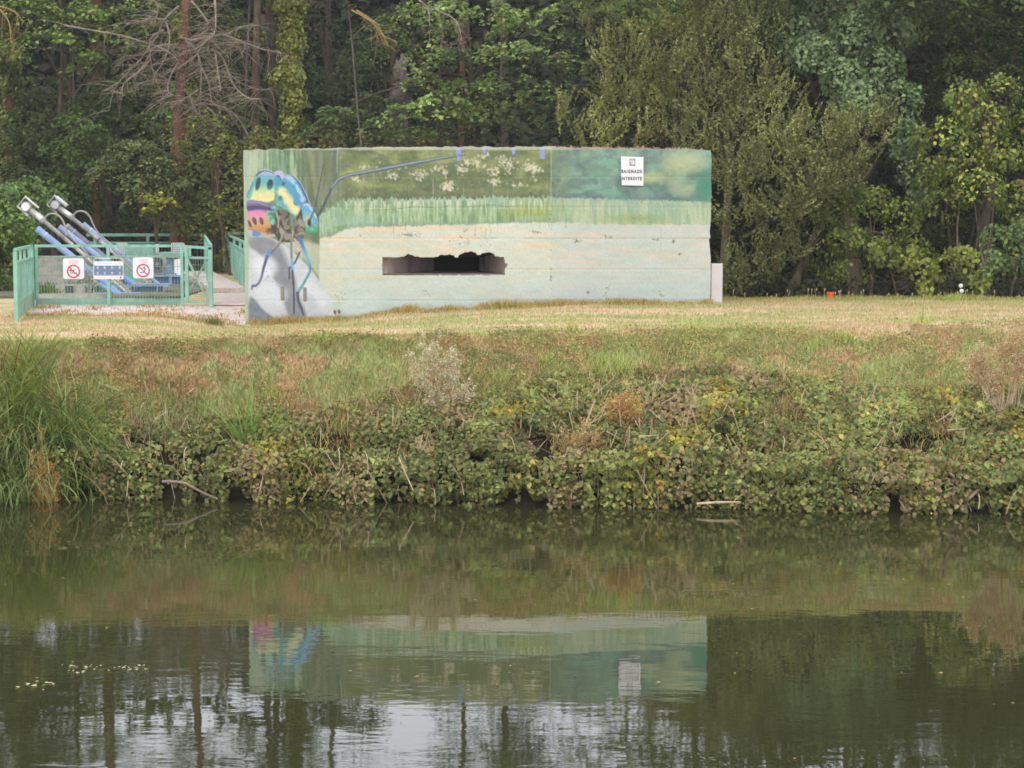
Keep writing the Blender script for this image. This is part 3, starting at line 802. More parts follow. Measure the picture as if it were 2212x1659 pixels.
# legs
LB = [104, 150, 198]; LD = [74, 78, 92]; LT = [110, 176, 186]
stroke([Z2(450, 790), Z2(462, 860), Z2(440, 905), Z2(380, 955)], [4, 5.5, 5.5, 4.5], [160, 154, 136], 0.8)
stroke([Z2(470, 860), Z2(452, 905), Z2(360, 1000)], [1.6, 1.6, 1.6], [86, 80, 78], 0.6)
stroke([Z2(365, 965), Z2(345, 1000), Z2(330, 1030)], [6, 8, 8], LB, 0.8)
stroke([Z2(330, 1030), Z2(300, 1130), Z2(285, 1200), Z2(265, 1250), Z2(235, 1278), Z2(205, 1278), Z2(200, 1308)], [7, 5.5, 4.5, 4, 5, 5, 3], [98, 106, 134], 0.8)
stroke([Z2(320, 1050), Z2(296, 1160)], [1.6, 1.6], [70, 74, 96], 0.6)
stroke([Z2(522, 1220), Z2(522, 1130), Z2(570, 1080), Z2(612, 990)], [3.6, 4, 4, 4], [92, 92, 96], 0.8)
stroke([Z2(540, 880), Z2(540, 990), Z2(545, 1080)], [6, 5, 5.5], [136, 140, 132], 0.8)
stroke([Z2(545, 1060), Z2(549, 1140)], [5.5, 6.5], [110, 172, 208], 0.8)
stroke([Z2(549, 1150), Z2(560, 1280), Z2(563, 1400), Z2(562, 1530)], [4.2, 3.8, 4, 2.6], LD, 0.8)
stroke([Z2(570, 880), Z2(620, 960), Z2(650, 1030)], [5, 5, 4], [196, 174, 160], 1.0)
stroke([Z2(610, 870), Z2(640, 945), Z2(670, 1020), Z2(695, 1090)], [9, 8, 7, 7], lambda a, b, d: mix3([92, 110, 180], [110, 180, 204], sstep(510, 560, b)), 0.9)
stroke([Z2(695, 1090), Z2(698, 1160), Z2(640, 1260), Z2(592, 1340)], [6.5, 5.5, 5, 5.5], LT, 0.8)
stroke([Z2(700, 1090), Z2(704, 1160), Z2(650, 1262), Z2(600, 1345)], [1.5, 1.6, 1.6, 1.6], [64, 92, 120], 0.6)
stroke([Z2(592, 1340), Z2(600, 1410), Z2(630, 1480), Z2(645, 1535)], [6.5, 6.5, 5.5, 2.6], [94, 96, 106], 0.9)
# cable slots, chips, soiling
for a, b in ((462, 1345), (655, 1355)):
    c0 = Z2(a, b)
    poly([(c0[0] - 4, c0[1] - 16), (c0[0] + 3.5, c0[1] - 16), (c0[0] + 4, c0[1] + 15), (c0[0] - 3, c0[1] + 16)], [148, 140, 130], 0.7, 0)
    stroke([(c0[0] + 3.4, c0[1] - 14), (c0[0] + 3.6, c0[1] + 12)], 1.4, [96, 90, 86], 0.6)
for a, b in ((915, 1505), (950, 1500)):
    c0 = Z2(a, b); ell(c0[0], c0[1], 3.2, 5, -15, [136, 96, 76], 1.0)
chips = [(868+18,508,16,4,26),(868,508,22,3,10),(778,509,3,4,4),(1005,499,4,4,8),(1156,502,12,4,14),(1247,524-4,8,6,20),(1315,512,9,4,14),(1416,517,8,3,12),(1455,520,3,5,12),(1468,548,5,3,5),(1270,630,4,8,10),(1375,652,24,6,60),(1345,660,18,6,40),(1330,655,16,9,40),(1395,655,12,8,36),(1315,620,8,6,6),(1428,636,8,8,10),(1310,640,6,8,8),(1225,665,6,8,8),(1380,430,24,14,14),(1440,425,16,10,12),(655,560,3,3,0),(700,610,3,3,0),(735,640,12,10,8),(920,632,14,10,8),(640,668,4,4,0),(1190,450,2,60,20),(1190,600,2,50,22),(1010,520,60,30,16),(1400,470,80,20,8),(580,600,10,10,6)]
rs = np.random.RandomState(8)
for cu, cv, ru, rv, n_ in chips:
    for _ in range(n_):
        a = rs.normal(0, 0.5, 2)
        ell(cu + a[0] * ru, cv + a[1] * rv, rs.uniform(0.5, 1.6), rs.uniform(0.5, 1.8), rs.uniform(-60, 60), np.array([112, 102, 84]) + rs.uniform(-22, 30), 0.7, rs.uniform(0.5, 0.95))
for v_, o_ in ((382, .20), (448, .15), (515, .5), (582, .18), (649, .30)):   # board joints
    k = np.where(abs(PV - v_) < 3)[0]
    put(k, np.exp(-((PV[k] - v_ + (nB[k] - .5) * 2) / 0.8) ** 2) * o_ * sstep(0.35, 0.6, fbm(PU[k] / 50, 0 * PU[k] + v_, 88)), [140, 132, 112])
for u_, o_ in ((1190.5, .55), (735.5, .18)):
    k = np.where(abs(PU - u_) < 3)[0]
    put(k, np.exp(-((PU[k] - u_ + (nB[k] - .5) * 2) / 0.9) ** 2) * o_, [214, 210, 186])
gv = np.interp(PU, [537, 760, 850, 1100, 1250, 1535], [705, 690, 676, 663, 656, 659])
soil_a = (sstep(-16, 2, PV - gv + (nB - .5) * 14) * 0.5 * (PU > 640))
put(np.arange(len(PU)), soil_a, [168, 140, 116])
edge = PV < 326.5 + (nB - 0.5) * 5
top_a = (1 - sstep(321.5, 325.5, PV + (nA - .5) * 4)) * 0.7
put(np.arange(len(PU)), top_a, mix3([206, 204, 190], [190, 160, 140], sstep(1180, 1260, PU)))
_g = img.mean(1, keepdims=True)
_up = (1 - sstep(415, 470, PV))[:, None] * sstep(540, 760, PU)[:, None]
img = img + (212 - img) * 0.13 * _up
img = (_g + (img - _g) * 0.90) * np.array([0.948, 0.95, 0.94])
img = np.clip(img + (fbm(PU / 2.2, PV / 2.2, 99, 2)[:, None] - 0.5) * 8, 20, 250)

# ------------------------------------------------------------------ bunker
bunker = thing('bunker', 'long concrete blockhouse painted with a giant beetle, reeds and sand, gun slit in front', 'bunker', (-0.5, 38.5, 2.2))
chip = np.zeros_like(WX)
er = np.interp(PV.reshape(WX.shape), [318, 326, 345, 380, 420, 440, 470, 500, 512, 518, 526, 560, 600, 660, 720], [7, 2.5, 0.5, 1.2, 0.0, 1.0, 0.6, 3.5, 1.5, 4.5, 3.5, 0.4, 0.0, 0.8, 1.0])
el = np.interp(PV.reshape(WX.shape), [318, 340, 400, 430, 520, 600, 720], [1.5, 0.2, 0.8, 0.2, 0.9, 0.3, 0.6])
tR = sstep(1500, 1534.5, UU); tL = 1 - sstep(529.5, 545, UU)
WXd = WX - tR * er / 108.0 + tL * el / 108.0
relief = (fbm(UU / 20, WZ * 6, 130, 4) - 0.5) * 0.012
for v_ in (382, 448, 515, 582, 649):
    relief += 0.006 * np.exp(-((PV.reshape(WX.shape) - v_) / 1.2) ** 2)
WYd = YY + relief
pts = np.stack([WXd, WYd, WZ], -1).reshape(-1, 3)
ii = np.arange(NU * NV).reshape(NV, NU)
q = np.stack([ii[:-1, :-1], ii[1:, :-1], ii[1:, 1:], ii[:-1, 1:]], -1)
cu = (PU.reshape(NV, NU)[:-1, :-1] + PU.reshape(NV, NU)[1:, 1:]) / 2
cv = (PV.reshape(NV, NU)[:-1, :-1] + PV.reshape(NV, NU)[1:, 1:]) / 2
def Z7(a, b): return (795.5 + a * .1488, 521.2 + b * .1488)
rim_top = [(205, 232), (420, 235), (540, 212), (565, 182), (660, 205), (670, 228), (705, 215), (740, 228), (760, 235), (1015, 225), (1040, 195), (1110, 200), (1180, 192), (1245, 205), (1255, 230), (1305, 232), (1320, 195), (1400, 160), (1500, 148), (1560, 165), (1580, 195), (1625, 200), (1660, 168), (1760, 158), (1820, 180), (1850, 222), (1970, 225), (1985, 310), (2028, 330), (2010, 372), (1985, 400), (1982, 490)]
hole = [Z7(a, b) for a, b in rim_top] + [Z7(202, 492)] + [Z7(208, 430), Z7(200, 350)]
hmask = sd_poly(cu.ravel(), cv.ravel(), hole).reshape(cu.shape) < 0
keep = q[~hmask]
wall_me = mesh_np('wall', pts, keep.reshape(-1, 4), lin(img), smooth=True)
wall = obj('painted_wall', wall_me, M_mural, bunker)
# broken edge of the slit: strip running 14 cm into the wall
vs = []; fs = []
H = hmask
def vid(r, c): return pts[r * NU + c]
def strip_edge(a, b):
    n0 = len(vs); dpt = np.array([0, 0.16, 0])
    vs.extend([a, b, b + dpt, a + dpt]); fs.append((n0, n0 + 1, n0 + 2, n0 + 3))
rr, ccx = np.where(H)
for r_, c_ in zip(rr, ccx):
    if not H[r_ - 1, c_]: strip_edge(vid(r_, c_), vid(r_, c_ + 1))
    if not H[r_ + 1, c_]: strip_edge(vid(r_ + 1, c_ + 1), vid(r_ + 1, c_))
    if not H[r_, c_ - 1]: strip_edge(vid(r_ + 1, c_), vid(r_, c_))
    if not H[r_, c_ + 1]: strip_edge(vid(r_, c_ + 1), vid(r_ + 1, c_ + 1))
obj('slit_edge', mesh_np('slit_edge', np.array(vs), np.array(fs)), M_concd, bunker)
# splayed embrasure and the dark room behind it
yf = 37.75
x0, x1 = X(822, yf), X(1103, yf)
zb_ = W(960, 592.5, yf)[2]; zt_ = W(960, 556, yf)[2] ; zt2 = W(960, 540, yf)[2]
xi0, xi1 = X(925, yf), X(1030, yf); yb = 40.4
mb = MB()
ya, yb1 = 37.93, 37.70
mb.add([(x0, ya, zb_), (x0, ya, zt2), (xi0, yb, zb_), (xi0, yb, zt_ - 0.06)], [(0, 2, 3, 1)])
mb.add([(x1, yb1, zb_), (x1, yb1, zt2), (xi1, yb, zb_), (xi1, yb, zt_ - 0.06)], [(0, 1, 3, 2)])
mb.add([(x0, ya - .03, zb_ - 0.004), (x1, yb1 - .03, zb_ - 0.004), (xi1, yb, zb_ - 0.004), (xi0, yb, zb_ - 0.004)], [(0, 1, 2, 3)])
mb.build('embrasure_cheeks', M_recess, bunker)
mb = MB().add([(x0, ya + 0.1, zt2 + 0.01), (x1, yb1 + 0.1, zt2 + 0.01), (xi1, yb, zt_ - 0.05), (xi0, yb, zt_ - 0.05)], [(0, 3, 2, 1)])
mb.build('embrasure_soffit', M_concd, bunker)
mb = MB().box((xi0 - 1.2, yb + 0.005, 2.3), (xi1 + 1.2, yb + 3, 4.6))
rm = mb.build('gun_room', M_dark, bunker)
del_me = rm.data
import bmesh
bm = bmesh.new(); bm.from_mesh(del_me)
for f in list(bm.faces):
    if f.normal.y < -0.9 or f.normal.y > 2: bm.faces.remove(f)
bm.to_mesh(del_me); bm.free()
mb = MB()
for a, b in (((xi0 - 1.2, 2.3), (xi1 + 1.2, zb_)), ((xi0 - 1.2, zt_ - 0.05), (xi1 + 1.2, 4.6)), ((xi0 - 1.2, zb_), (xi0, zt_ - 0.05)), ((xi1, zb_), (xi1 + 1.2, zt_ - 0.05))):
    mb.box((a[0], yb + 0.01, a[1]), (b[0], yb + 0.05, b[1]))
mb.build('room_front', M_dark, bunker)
# body: sides, back, roof slab with a rough rim
F = [(WXd[0, 0] , YY[0, 0]), (X(735, 37.95) * 1.0012, 37.95), (X(1190, 37.55) * 1.0012, 37.55), (WXd[0, -1], YY[0, -1])]
B = [(F[0][0], 44.2), (F[3][0] + 0.1, 44.2)]
mb = MB()
yo = 0.03
body = [(F[0][0] + .012, F[0][1] + yo), (F[0][0] + .012, 44.2), (F[3][0] - .055, 44.2), (F[3][0] - .055, F[3][1] + yo)]
vs = [(a, b, 1.7) for a, b in body] + [(a, b, 5.44) for a, b in body]
mb.add(vs, [(0, 4, 5, 1), (1, 5, 6, 2), (2, 6, 7, 3)])
mb.build('side_walls', M_conc, bunker)
top = [(a, b + 0.02) for a, b in F] + [(F[3][0] - .055, 44.2), (F[0][0] + .012, 44.2)]
nx_ = 140
vs = []; fs = []
for j in range(7):
    for i in range(nx_):
        t = i / (nx_ - 1); uu_ = 530.5 + t * (1531.5 - 530.5)
        yfr = float(np.interp(uu_, FP_u, FP_y)) + 0.01; xx = (uu_ - 1106) / FPX * yfr * 1.0012
        s_ = j / 6
        yy_ = yfr * (1 - s_) + 44.2 * s_
        zt3 = float(np.interp(uu_, [529, 735, 960, 1190, 1480, 1535], [5.47, 5.485, 5.50, 5.49, 5.475, 5.46]))
        nzz = float(fbm(xx * 9.0, yy_ * 9.0, 141, 3)) - 0.5
        vs.append((xx, yy_, zt3 + (-0.02 if j == 0 else 0.012) + nzz * (0.02 if j == 0 else 0.06)))
for j in range(6):
    for i in range(nx_ - 1):
        a = j * nx_ + i
        fs.append((a, a + 1, a + nx_ + 1, a + nx_))
obj('roof_slab', mesh_np('roof_slab', np.array(vs), np.array(fs), smooth=True), M_conc, bunker)
# crust of reddish moss and grit along the roof edge
rs = np.random.RandomState(12)
P = []; 
for _ in range(420):
    uu_ = rs.uniform(1185, 1500) if rs.rand() < 0.75 else rs.uniform(535, 1530)
    yfr = float(np.interp(uu_, FP_u, FP_y))
    P.append(((uu_ - 1106) / FPX * yfr, yfr + rs.uniform(0.0, 0.35), 5.475 + rs.uniform(-0.01, 0.03)))
mb = MB()
for p_ in P:
    s_ = rs.uniform(0.006, 0.02)
    a = rs.normal(0, 1, (4, 3)) * s_
    mb.add([np.array(p_) + a[i] for i in range(4)], [(0, 1, 2), (0, 2, 3), (0, 3, 1), (1, 3, 2)])
M_crust = noisy('moss_crust_material', srgb(150, 112, 92), srgb(176, 150, 130), 3, 0.95, c3=srgb(150, 150, 110))
mb.build('moss_crust', M_crust, bunker, kind='stuff')
# ------------------------------------------------------------------ lettering
def text_mesh(txt, x, y, z, h, width, mat, parent, name='lettering', label=None, bold=0.0, spacing=1.0):
    """words standing upright at distance y, centred on x, baseline z, letter height h, total width"""
    cu = bpy.data.curves.new('text', 'FONT')
    cu.body = txt; cu.align_x = 'CENTER'; cu.size = h / 0.70; cu.extrude = 0.0015; cu.resolution_u = 3
    cu.space_character = spacing; cu.offset = bold
    o = bpy.data.objects.new('text', cu)
    me = bpy.data.meshes.new_from_object(o)
    bpy.data.objects.remove(o); bpy.data.curves.remove(cu)
    xs_ = [v.co.x for v in me.vertices]
    k = width / (max(xs_) - min(xs_)); mid = (max(xs_) + min(xs_)) / 2
    for v in me.vertices:
        a, b, c = v.co
        v.co = (x + (a - mid) * k, y - c, z + b)
    return obj(name, me, mat, parent, label=label)

def rrect(x0, x1, z0, z1, r, k=4):
    out = []
    for cx, cz, a0 in ((x1 - r, z1 - r, 0), (x0 + r, z1 - r, 90), (x0 + r, z0 + r, 180), (x1 - r, z0 + r, 270)):
        for i in range(k + 1):
            t = R(a0 + 90 * i / k)
            out.append((cx + r * math.cos(t), cz + r * math.sin(t)))
    return out

# "BAIGNADE INTERDITE" board on the bunker
yS = float(np.interp(1365, FP_u, FP_y)) - 0.035
slope_s = (38.6 - 37.55) / (1534.5 - 1190)
def S(u, v): return W(u, v, yS)
bb = thing('bathing_ban_board', 'white bathing forbidden board with black letters on the upper right of the painted bunker', 'sign', S(1365, 400))
p_ = [S(1341.5, 400), S(1341, 338), S(1390.5, 339), S(1390.5, 401)]
poly_ = [(p_[3][0], p_[3][2]), (p_[2][0], p_[2][2]), (p_[1][0], p_[1][2]), (p_[1][0] + 0.004, S(0, 386)[2]), (p_[1][0] + 0.014, S(0, 391)[2]), (p_[0][0] + 0.012, p_[0][2])]
MB().prism([(a, b) for a, b in poly_], yS, yS + 0.02).build('board', M_white, bb)
yt = yS - 0.003
text_mesh('BAIGNADE', S(1366.5, 0)[0], yt, S(0, 373.5)[2], 0.062, (1389 - 1344.3) / 110.0, M_ink, bb, 'lettering', spacing=1.35, bold=0.0035)
text_mesh('INTERDITE', S(1366, 0)[0], yt, S(0, 389)[2], 0.062, (1388.5 - 1343) / 110.0, M_ink, bb, 'lettering', spacing=1.35, bold=0.0035)
a, b = S(1360, 358), S(1372.2, 343)
mb = MB()
fr = 0.011
mb.box((a[0], yt, a[2]), (b[0], yS, a[2] + fr)).box((a[0], yt, b[2] - fr), (b[0], yS, b[2])).box((a[0], yt, a[2] + fr), (a[0] + fr, yS, b[2] - fr)).box((b[0] - fr, yt, a[2] + fr), (b[0], yS, b[2] - fr))
mb.build('pictogram_frame', M_ink, bb)
mb = MB()
w_, h_ = b[0] - a[0], b[2] - a[2]
q_ = lambda s, t: (a[0] + w_ * s, yt - 0.001, a[2] + h_ * t)
mb.bar(q_(.12, .15), q_(.45, .6), 0.004, 0.012).bar(q_(.45, .6), q_(.85, .85), 0.004, 0.008).bar(q_(.45, .6), q_(.3, .85), 0.004, 0.008).bar(q_(.3, .22), q_(.92, .2), 0.004, 0.007).disc(q_(.22, .15), (0, 1, 0), 0.014, 0.004, 8)
mb.build('diver_pictogram', M_hose, bb)

for o_ in bb.children:          # the wall face runs slightly back to the right; turn the board with it
    k_ = (38.6 - 37.55) / (X(1534.5, 38.6) - X(1190, 37.55))
    for v_ in o_.data.vertices: v_.co.y += v_.co.x * k_
# ------------------------------------------------------------------ fences
def post(parent, x, y, z0, z1, w=0.06, name='post', mat=None):
    return MB().box((x - w / 2, y - w / 2, z0), (x + w / 2, y + w / 2, z1)).build(name, mat or M_green, parent)

def wires(parent, a, b, z0, z1, sv=0.06, sh=0.2, r=0.006, mat=None, name='wire_mesh'):
    """welded wire mesh from a to b (x, y), between heights z0 and z1"""
    a = np.array(a, float); b = np.array(b, float); L = np.hypot(*(b - a)); d = (b - a) / L
    mb = MB(); n = int(L / sv)
    for i in range(1, n):
        p = a + d * (L * i / n)
        mb.tube([(p[0], p[1], z0), (p[0], p[1], z1)], r, 3, cap=False)
    m = max(2, int(round((z1 - z0) / sh)))
    for j in range(m + 1):
        z = z0 + (z1 - z0) * j / m
        mb.tube([(a[0], a[1] - 0.006, z), (b[0], b[1] - 0.006, z)], r * 1.3, 3, cap=False)
    return mb.build(name, mat or M_wire, parent, kind='stuff')

def rail(parent, a, b, w=0.05, h=0.05, name='rail', mat=None):
    return MB().bar(a, b, w, h).build(name, mat or M_green, parent)

YF = 40.2
xA, xB, xC, xD = X(80.6, YF), X(235.6, YF), X(394, YF), X(456, YF)
ZB, ZT = 2.32, 3.54
zr2 = W(0, 554, YF)[2]; ztoe = W(0, 645, YF)[2]
f1 = thing('front_fence', 'long green mesh fence panel with toe board across the front of the weir machinery', 'fence', (xB, YF, ZB), 'green fence panels round the weir machinery')
for x_ in (xA, xB, xC): post(f1, x_, YF, ZB - 0.06, ZT - 0.03)
rail(f1, (xA - 0.03, YF, ZT), (xC + 0.03, YF, ZT), 0.06, 0.055, 'top_rail')
rail(f1, (xA + 0.032, YF, zr2), (xC - 0.032, YF, zr2), 0.03, 0.03, 'middle_rail', M_green_old)
MB().box((xA + 0.032, YF + 0.034, ZB), (xC - 0.032, YF + 0.04, ztoe)).build('toe_board', M_green, f1)
wires(f1, (xA + 0.03, YF - 0.02), (xC - 0.03, YF - 0.02), ZB + 0.04, zr2 - 0.016)

xE, yE = -9.25, 36.1
xA2 = xA
f2 = thing('return_fence', 'short green mesh fence panel turning towards the river at the left end', 'fence', (xE, yE, 2.25), 'green fence panels round the weir machinery')
MB().box((xE - .035, yE - .035, 2.16), (xE + .035, yE + .035, ZT - .03)).build('post', M_green, f2)
MB().box((xA2 - .10, YF - .10, 2.25), (xA2 - .04, YF - .04, ZT - .03)).build('post', M_green, f2)
rail(f2, (xE, yE, ZT), (xA2 - .07, YF - .07, ZT), 0.06, 0.05, 'top_rail')
rail(f2, (xE, yE, ZT - 0.24), (xA2 - .07, YF - .07, ZT - 0.24), 0.05, 0.04, 'middle_rail')
for t in (0.28, 0.52, 0.8):
    post(f2, xE + (xA2 - .07 - xE) * t, yE + (YF - yE - .07) * t, ZT - .24, ZT - .025, 0.045, 'baluster')
wires(f2, (xE, yE), (xA2 - .07, YF - .07), 2.55, ZT - .26, 0.05, 0.13, 0.006, M_green)
MB().bar((xE, yE, 2.40), (xA2 - .07, YF - .07, 2.43), 0.012, 0.30).build('toe_board', M_green_old, f2)

f3 = thing('gate_panel', 'narrow green mesh gate with crossed braces right of the front fence', 'gate', ((xC + xD) / 2, YF, ZB), 'green fence panels round the weir machinery')
xg = xC + 0.10
post(f3, xg, YF, ZB + 0.06, ZT - .04, 0.07, 'stile', M_green)
post(f3, xD, YF, ZB - 0.05, ZT - .03, 0.08, 'post', M_green)
post(f3, xg + 0.07, YF, zr2 - 0.02, ZT - .03, 0.05, 'baluster')
rail(f3, (xC + .035, YF - .01, ZT - .01), (xD + .03, YF - .01, ZT - .05), 0.06, 0.055, 'top_rail')
rail(f3, (xg + .03, YF, zr2 - .02), (xD - .04, YF, zr2 - .03), 0.05, 0.04, 'middle_rail')
rail(f3, (xg + .02, YF - .03, zr2 - .05), (xD - .05, YF - .03, ZB + .08), 0.03, 0.045, 'brace', M_green_old)
rail(f3, (xD - .03, YF + .03, ZT - .2), (xg + .02, YF + .03, ZB + .25), 0.03, 0.035, 'brace', M_green_old)
rail(f3, (xC + .03, YF, ZB + .05), (xD - .04, YF, ZB + .05), 0.05, 0.03, 'bottom_rail', M_green_old)
wires(f3, (xg + .03, YF - .015), (xD - .04, YF - .015), ZB + .10, zr2 - .05, 0.05, 0.13, 0.0045)

dW = np.array([-3.3, 20.0]); dW = dW / np.hypot(*dW)
G_ = (xD + dW[0] / dW[1] * 20.3, 60.5)
f4 = thing('side_fence', 'green mesh side fence running back beside the concrete walkway', 'fence', (xD, YF + .1, ZB), 'green fence panels round the weir machinery')
def along(t): return (xD + (G_[0] - xD) * t, YF + 0.06 + (G_[1] - YF - 0.06) * t)
rail(f4, (*along(0), ZT), (*along(1), ZT), 0.06, 0.06, 'top_rail')
rail(f4, (*along(0), ZT - .24), (*along(1), ZT - .24), 0.04, 0.04, 'middle_rail')
for t in (0.12, 0.25, 0.5, 0.75, 0.985): post(f4, *along(t), 2.35, ZT - .03, 0.055)
wires(f4, along(0.004), along(1), ZB + .12, ZT - .26, 0.09, 0.22, 0.0045)

f5 = thing('rear_fence', 'green railing along the far side of the weir machinery', 'fence', (-11.5, 60.5, 2.4), 'green fence panels round the weir machinery')
xr0 = X(190, 60.5)
rail(f5, (xr0, 60.5, ZT + .0), (G_[0], 60.5, ZT + .0), 0.08, 0.09, 'top_rail')
rail(f5, (xr0, 60.5, ZT - .24), (G_[0], 60.5, ZT - .24), 0.05, 0.05, 'middle_rail')
for u_ in (208, 322): post(f5, X(u_, 60.5), 60.5, 2.3, ZT - .045, 0.09)
wires(f5, (xr0, 60.47), (G_[0], 60.47), 2.5, ZT - .27, 0.10, 0.25, 0.006)

f6 = thing('walkway_railing', 'green mesh railing along the walkway beside the left end of the bunker', 'railing', (-6.2, 44, 2.4), 'green fence panels round the weir machinery')
ra = np.array([X(540, 41.6), 41.6]); rb = np.array([X(493, 61.0), 61.0])
def al2(t): return tuple(ra + (rb - ra) * t)
rail(f6, (*al2(0), ZT), (*al2(1), ZT), 0.05, 0.06, 'top_rail')
rail(f6, (*al2(0), ZT - .2), (*al2(1), ZT - .2), 0.04, 0.05, 'middle_rail')
for t in (0.0, 0.16, 0.33, 0.6, 0.985): post(f6, *al2(t), 2.4, ZT - .03, 0.06)
wires(f6, al2(0), al2(1), 2.5, ZT - .22, 0.045, 0.11, 0.008, M_green)
f7 = thing('rear_railing', 'short green railing crossing the far end of the walkway behind the bunker', 'railing', (-8, 61.2, 2.4), 'green fence panels round the weir machinery')
rail(f7, (rb[0] - .1, 61.2, ZT + .04), (X(700, 61.2), 61.2, ZT + .04), 0.06, 0.08, 'top_rail')
rail(f7, (rb[0] - .1, 61.2, ZT - .5), (X(700, 61.2), 61.2, ZT - .5), 0.05, 0.06, 'middle_rail')
post(f7, rb[0] - .13, 61.2, 2.2, ZT - .0, 0.1)

# ------------------------------------------------------------------ signs on the fence
def ban_sign(u0, u1, v0, v1, words, label, kind):
    y = YF - 0.065
    a = W(u0, v1, y); b = W(u1, v0, y)
    t = thing('prohibition_sign', label, 'sign', ((a[0] + b[0]) / 2, y, a[2]), 'prohibition signs on the green fence')
    MB().prism(list(reversed(rrect(a[0], b[0], a[2], b[2], 0.05))), y, y + 0.012).build('plate', M_white, t)
    cx = (a[0] + b[0]) / 2; H_ = b[2] - a[2]
    cz = a[2] + H_ * 0.37
    MB().disc((cx, y - 0.004, cz), (0, 1, 0), H_ * 0.325, 0.006, 32, H_ * 0.255).build('red_ring', M_red, t)
    r_ = H_ * 0.27
    MB().bar((cx - r_ * .71, y - 0.006, cz + r_ * .71), (cx + r_ * .71, y - 0.006, cz - r_ * .71), 0.004, H_ * 0.05, up=(0.7, 0, 0.7)).build('red_bar', M_red, t)
    text_mesh(words[0], cx, y - 0.002, b[2] - H_ * 0.155, 0.034, 0.21, M_pink, t)
    text_mesh(words[1], cx, y - 0.002, b[2] - H_ * 0.265, 0.034, 0.19, M_pink, t)
    mb = MB(); yy = y - 0.0035; g = H_ * 0.25
    if kind == 'swim':
        mb.disc((cx - g * .62, yy, cz + g * .18), (0, 1, 0), g * .17, 0.003, 10)
        mb.bar((cx - g * .42, yy, cz + g * .12), (cx + g * .1, yy, cz + g * .1), 0.003, g * .2)
        mb.bar((cx - g * .2, yy, cz + g * .18), (cx + g * .5, yy, cz + g * .42), 0.003, g * .08)
        for k in range(2):
            zz = cz - g * (.2 + .24 * k)
            for i in range(6):
                mb.bar((cx + g * (-.72 + .24 * i), yy, zz + (g * .06 if i % 2 else 0)), (cx + g * (-.48 + .24 * i), yy, zz + (0 if i % 2 else g * .06)), 0.003, g * .07)
    else:
        mb.disc((cx + g * .22, yy, cz + g * .62), (0, 1, 0), g * .14, 0.003, 10)
        mb.bar((cx + g * .28, yy, cz + g * .5), (cx + g * .42, yy, cz + g * .05), 0.003, g * .2)
        mb.bar((cx + g * .3, yy, cz + g * .42), (cx - g * .2, yy, cz + g * .5), 0.003, g * .08)
        mb.bar((cx + g * .42, yy, cz + g * .05), (cx + g * .25, yy, cz - g * .12), 0.003, g * .1)
        mb.bar((cx - g * .6, yy, cz - g * .38), (cx + g * .3, yy, cz - g * .32), 0.003, g * .16)
    mb.build('pictogram', M_ink, t)
ban_sign(136.6, 181, 558, 602.7, ('BAIGNADE', 'INTERDITE'), 'square white bathing ban sign with a crossed out swimmer, left of the blue panel', 'swim')
ban_sign(287.4, 331, 556, 601, ('PLONGEON', 'INTERDIT'), 'square white sign with a crossed out diver, right of the blue panel', 'dive')
y = YF - 0.065
a = W(203, 603, y); b = W(266, 558, y)
ip = thing('information_panel', 'wide framed information panel with slate blue middle between two round ban signs', 'sign', ((a[0] + b[0]) / 2, y, a[2]))
Hh = b[2] - a[2]; Ww = b[0] - a[0]
mb = MB().box((a[0], y, a[2]), (b[0], y + .012, b[2] - Hh * .14)); mb.build('plate', M_white, ip)
MB().box((a[0] + .006, y - .004, a[2] + Hh * .18), (b[0] - .006, y - .0005, a[2] + Hh * .65)).build('blue_field', M_navy, ip)
MB().tube([(a[0], y - .006, a[2] + .0), (a[0], y - .006, b[2] - .03), (a[0] + .03, y - .006, b[2]), (b[0] - .03, y - .006, b[2]), (b[0], y - .006, b[2] - .03), (b[0], y - .006, a[2])], 0.009, 6).build('tube_frame', M_steel, ip)
for i, t in enumerate((.13, .37, .62, .88)):
    for j, s in enumerate((.55, .28)):
        cx, cz = a[0] + Ww * t, a[2] + Hh * s
        MB().disc((cx, y - .006, cz + .012), (0, 1, 0), 0.017 + .004 * ((i + j) % 2), 0.003, 8).box((cx - .02, y - .0075, cz - .022), (cx + .02, y - .0045, cz - .008)).build('pictogram', M_lav, ip)
pass
MB().box((b[0] - Ww * .12, y - .004, a[2] + Hh * .04), (b[0] - Ww * .06, y - .0005, a[2] + Hh * .13)).build('red_mark', M_red, ip)
rs = random.Random(5)
for z_, x0_, x1_ in ((a[2] + Hh * .76, .12, .95), (a[2] + Hh * .08, .1, .4), (a[2] + Hh * .08, .52, .84)):
    xx = x0_; mb = MB()
    while xx < x1_:
        w_ = rs.uniform(.01, .04); mb.box((a[0] + Ww * xx, y - .003, z_), (a[0] + Ww * (xx + w_), y - .0005, z_ + .008)); xx += w_ + .015
    mb.build('print_line', M_hose, ip)

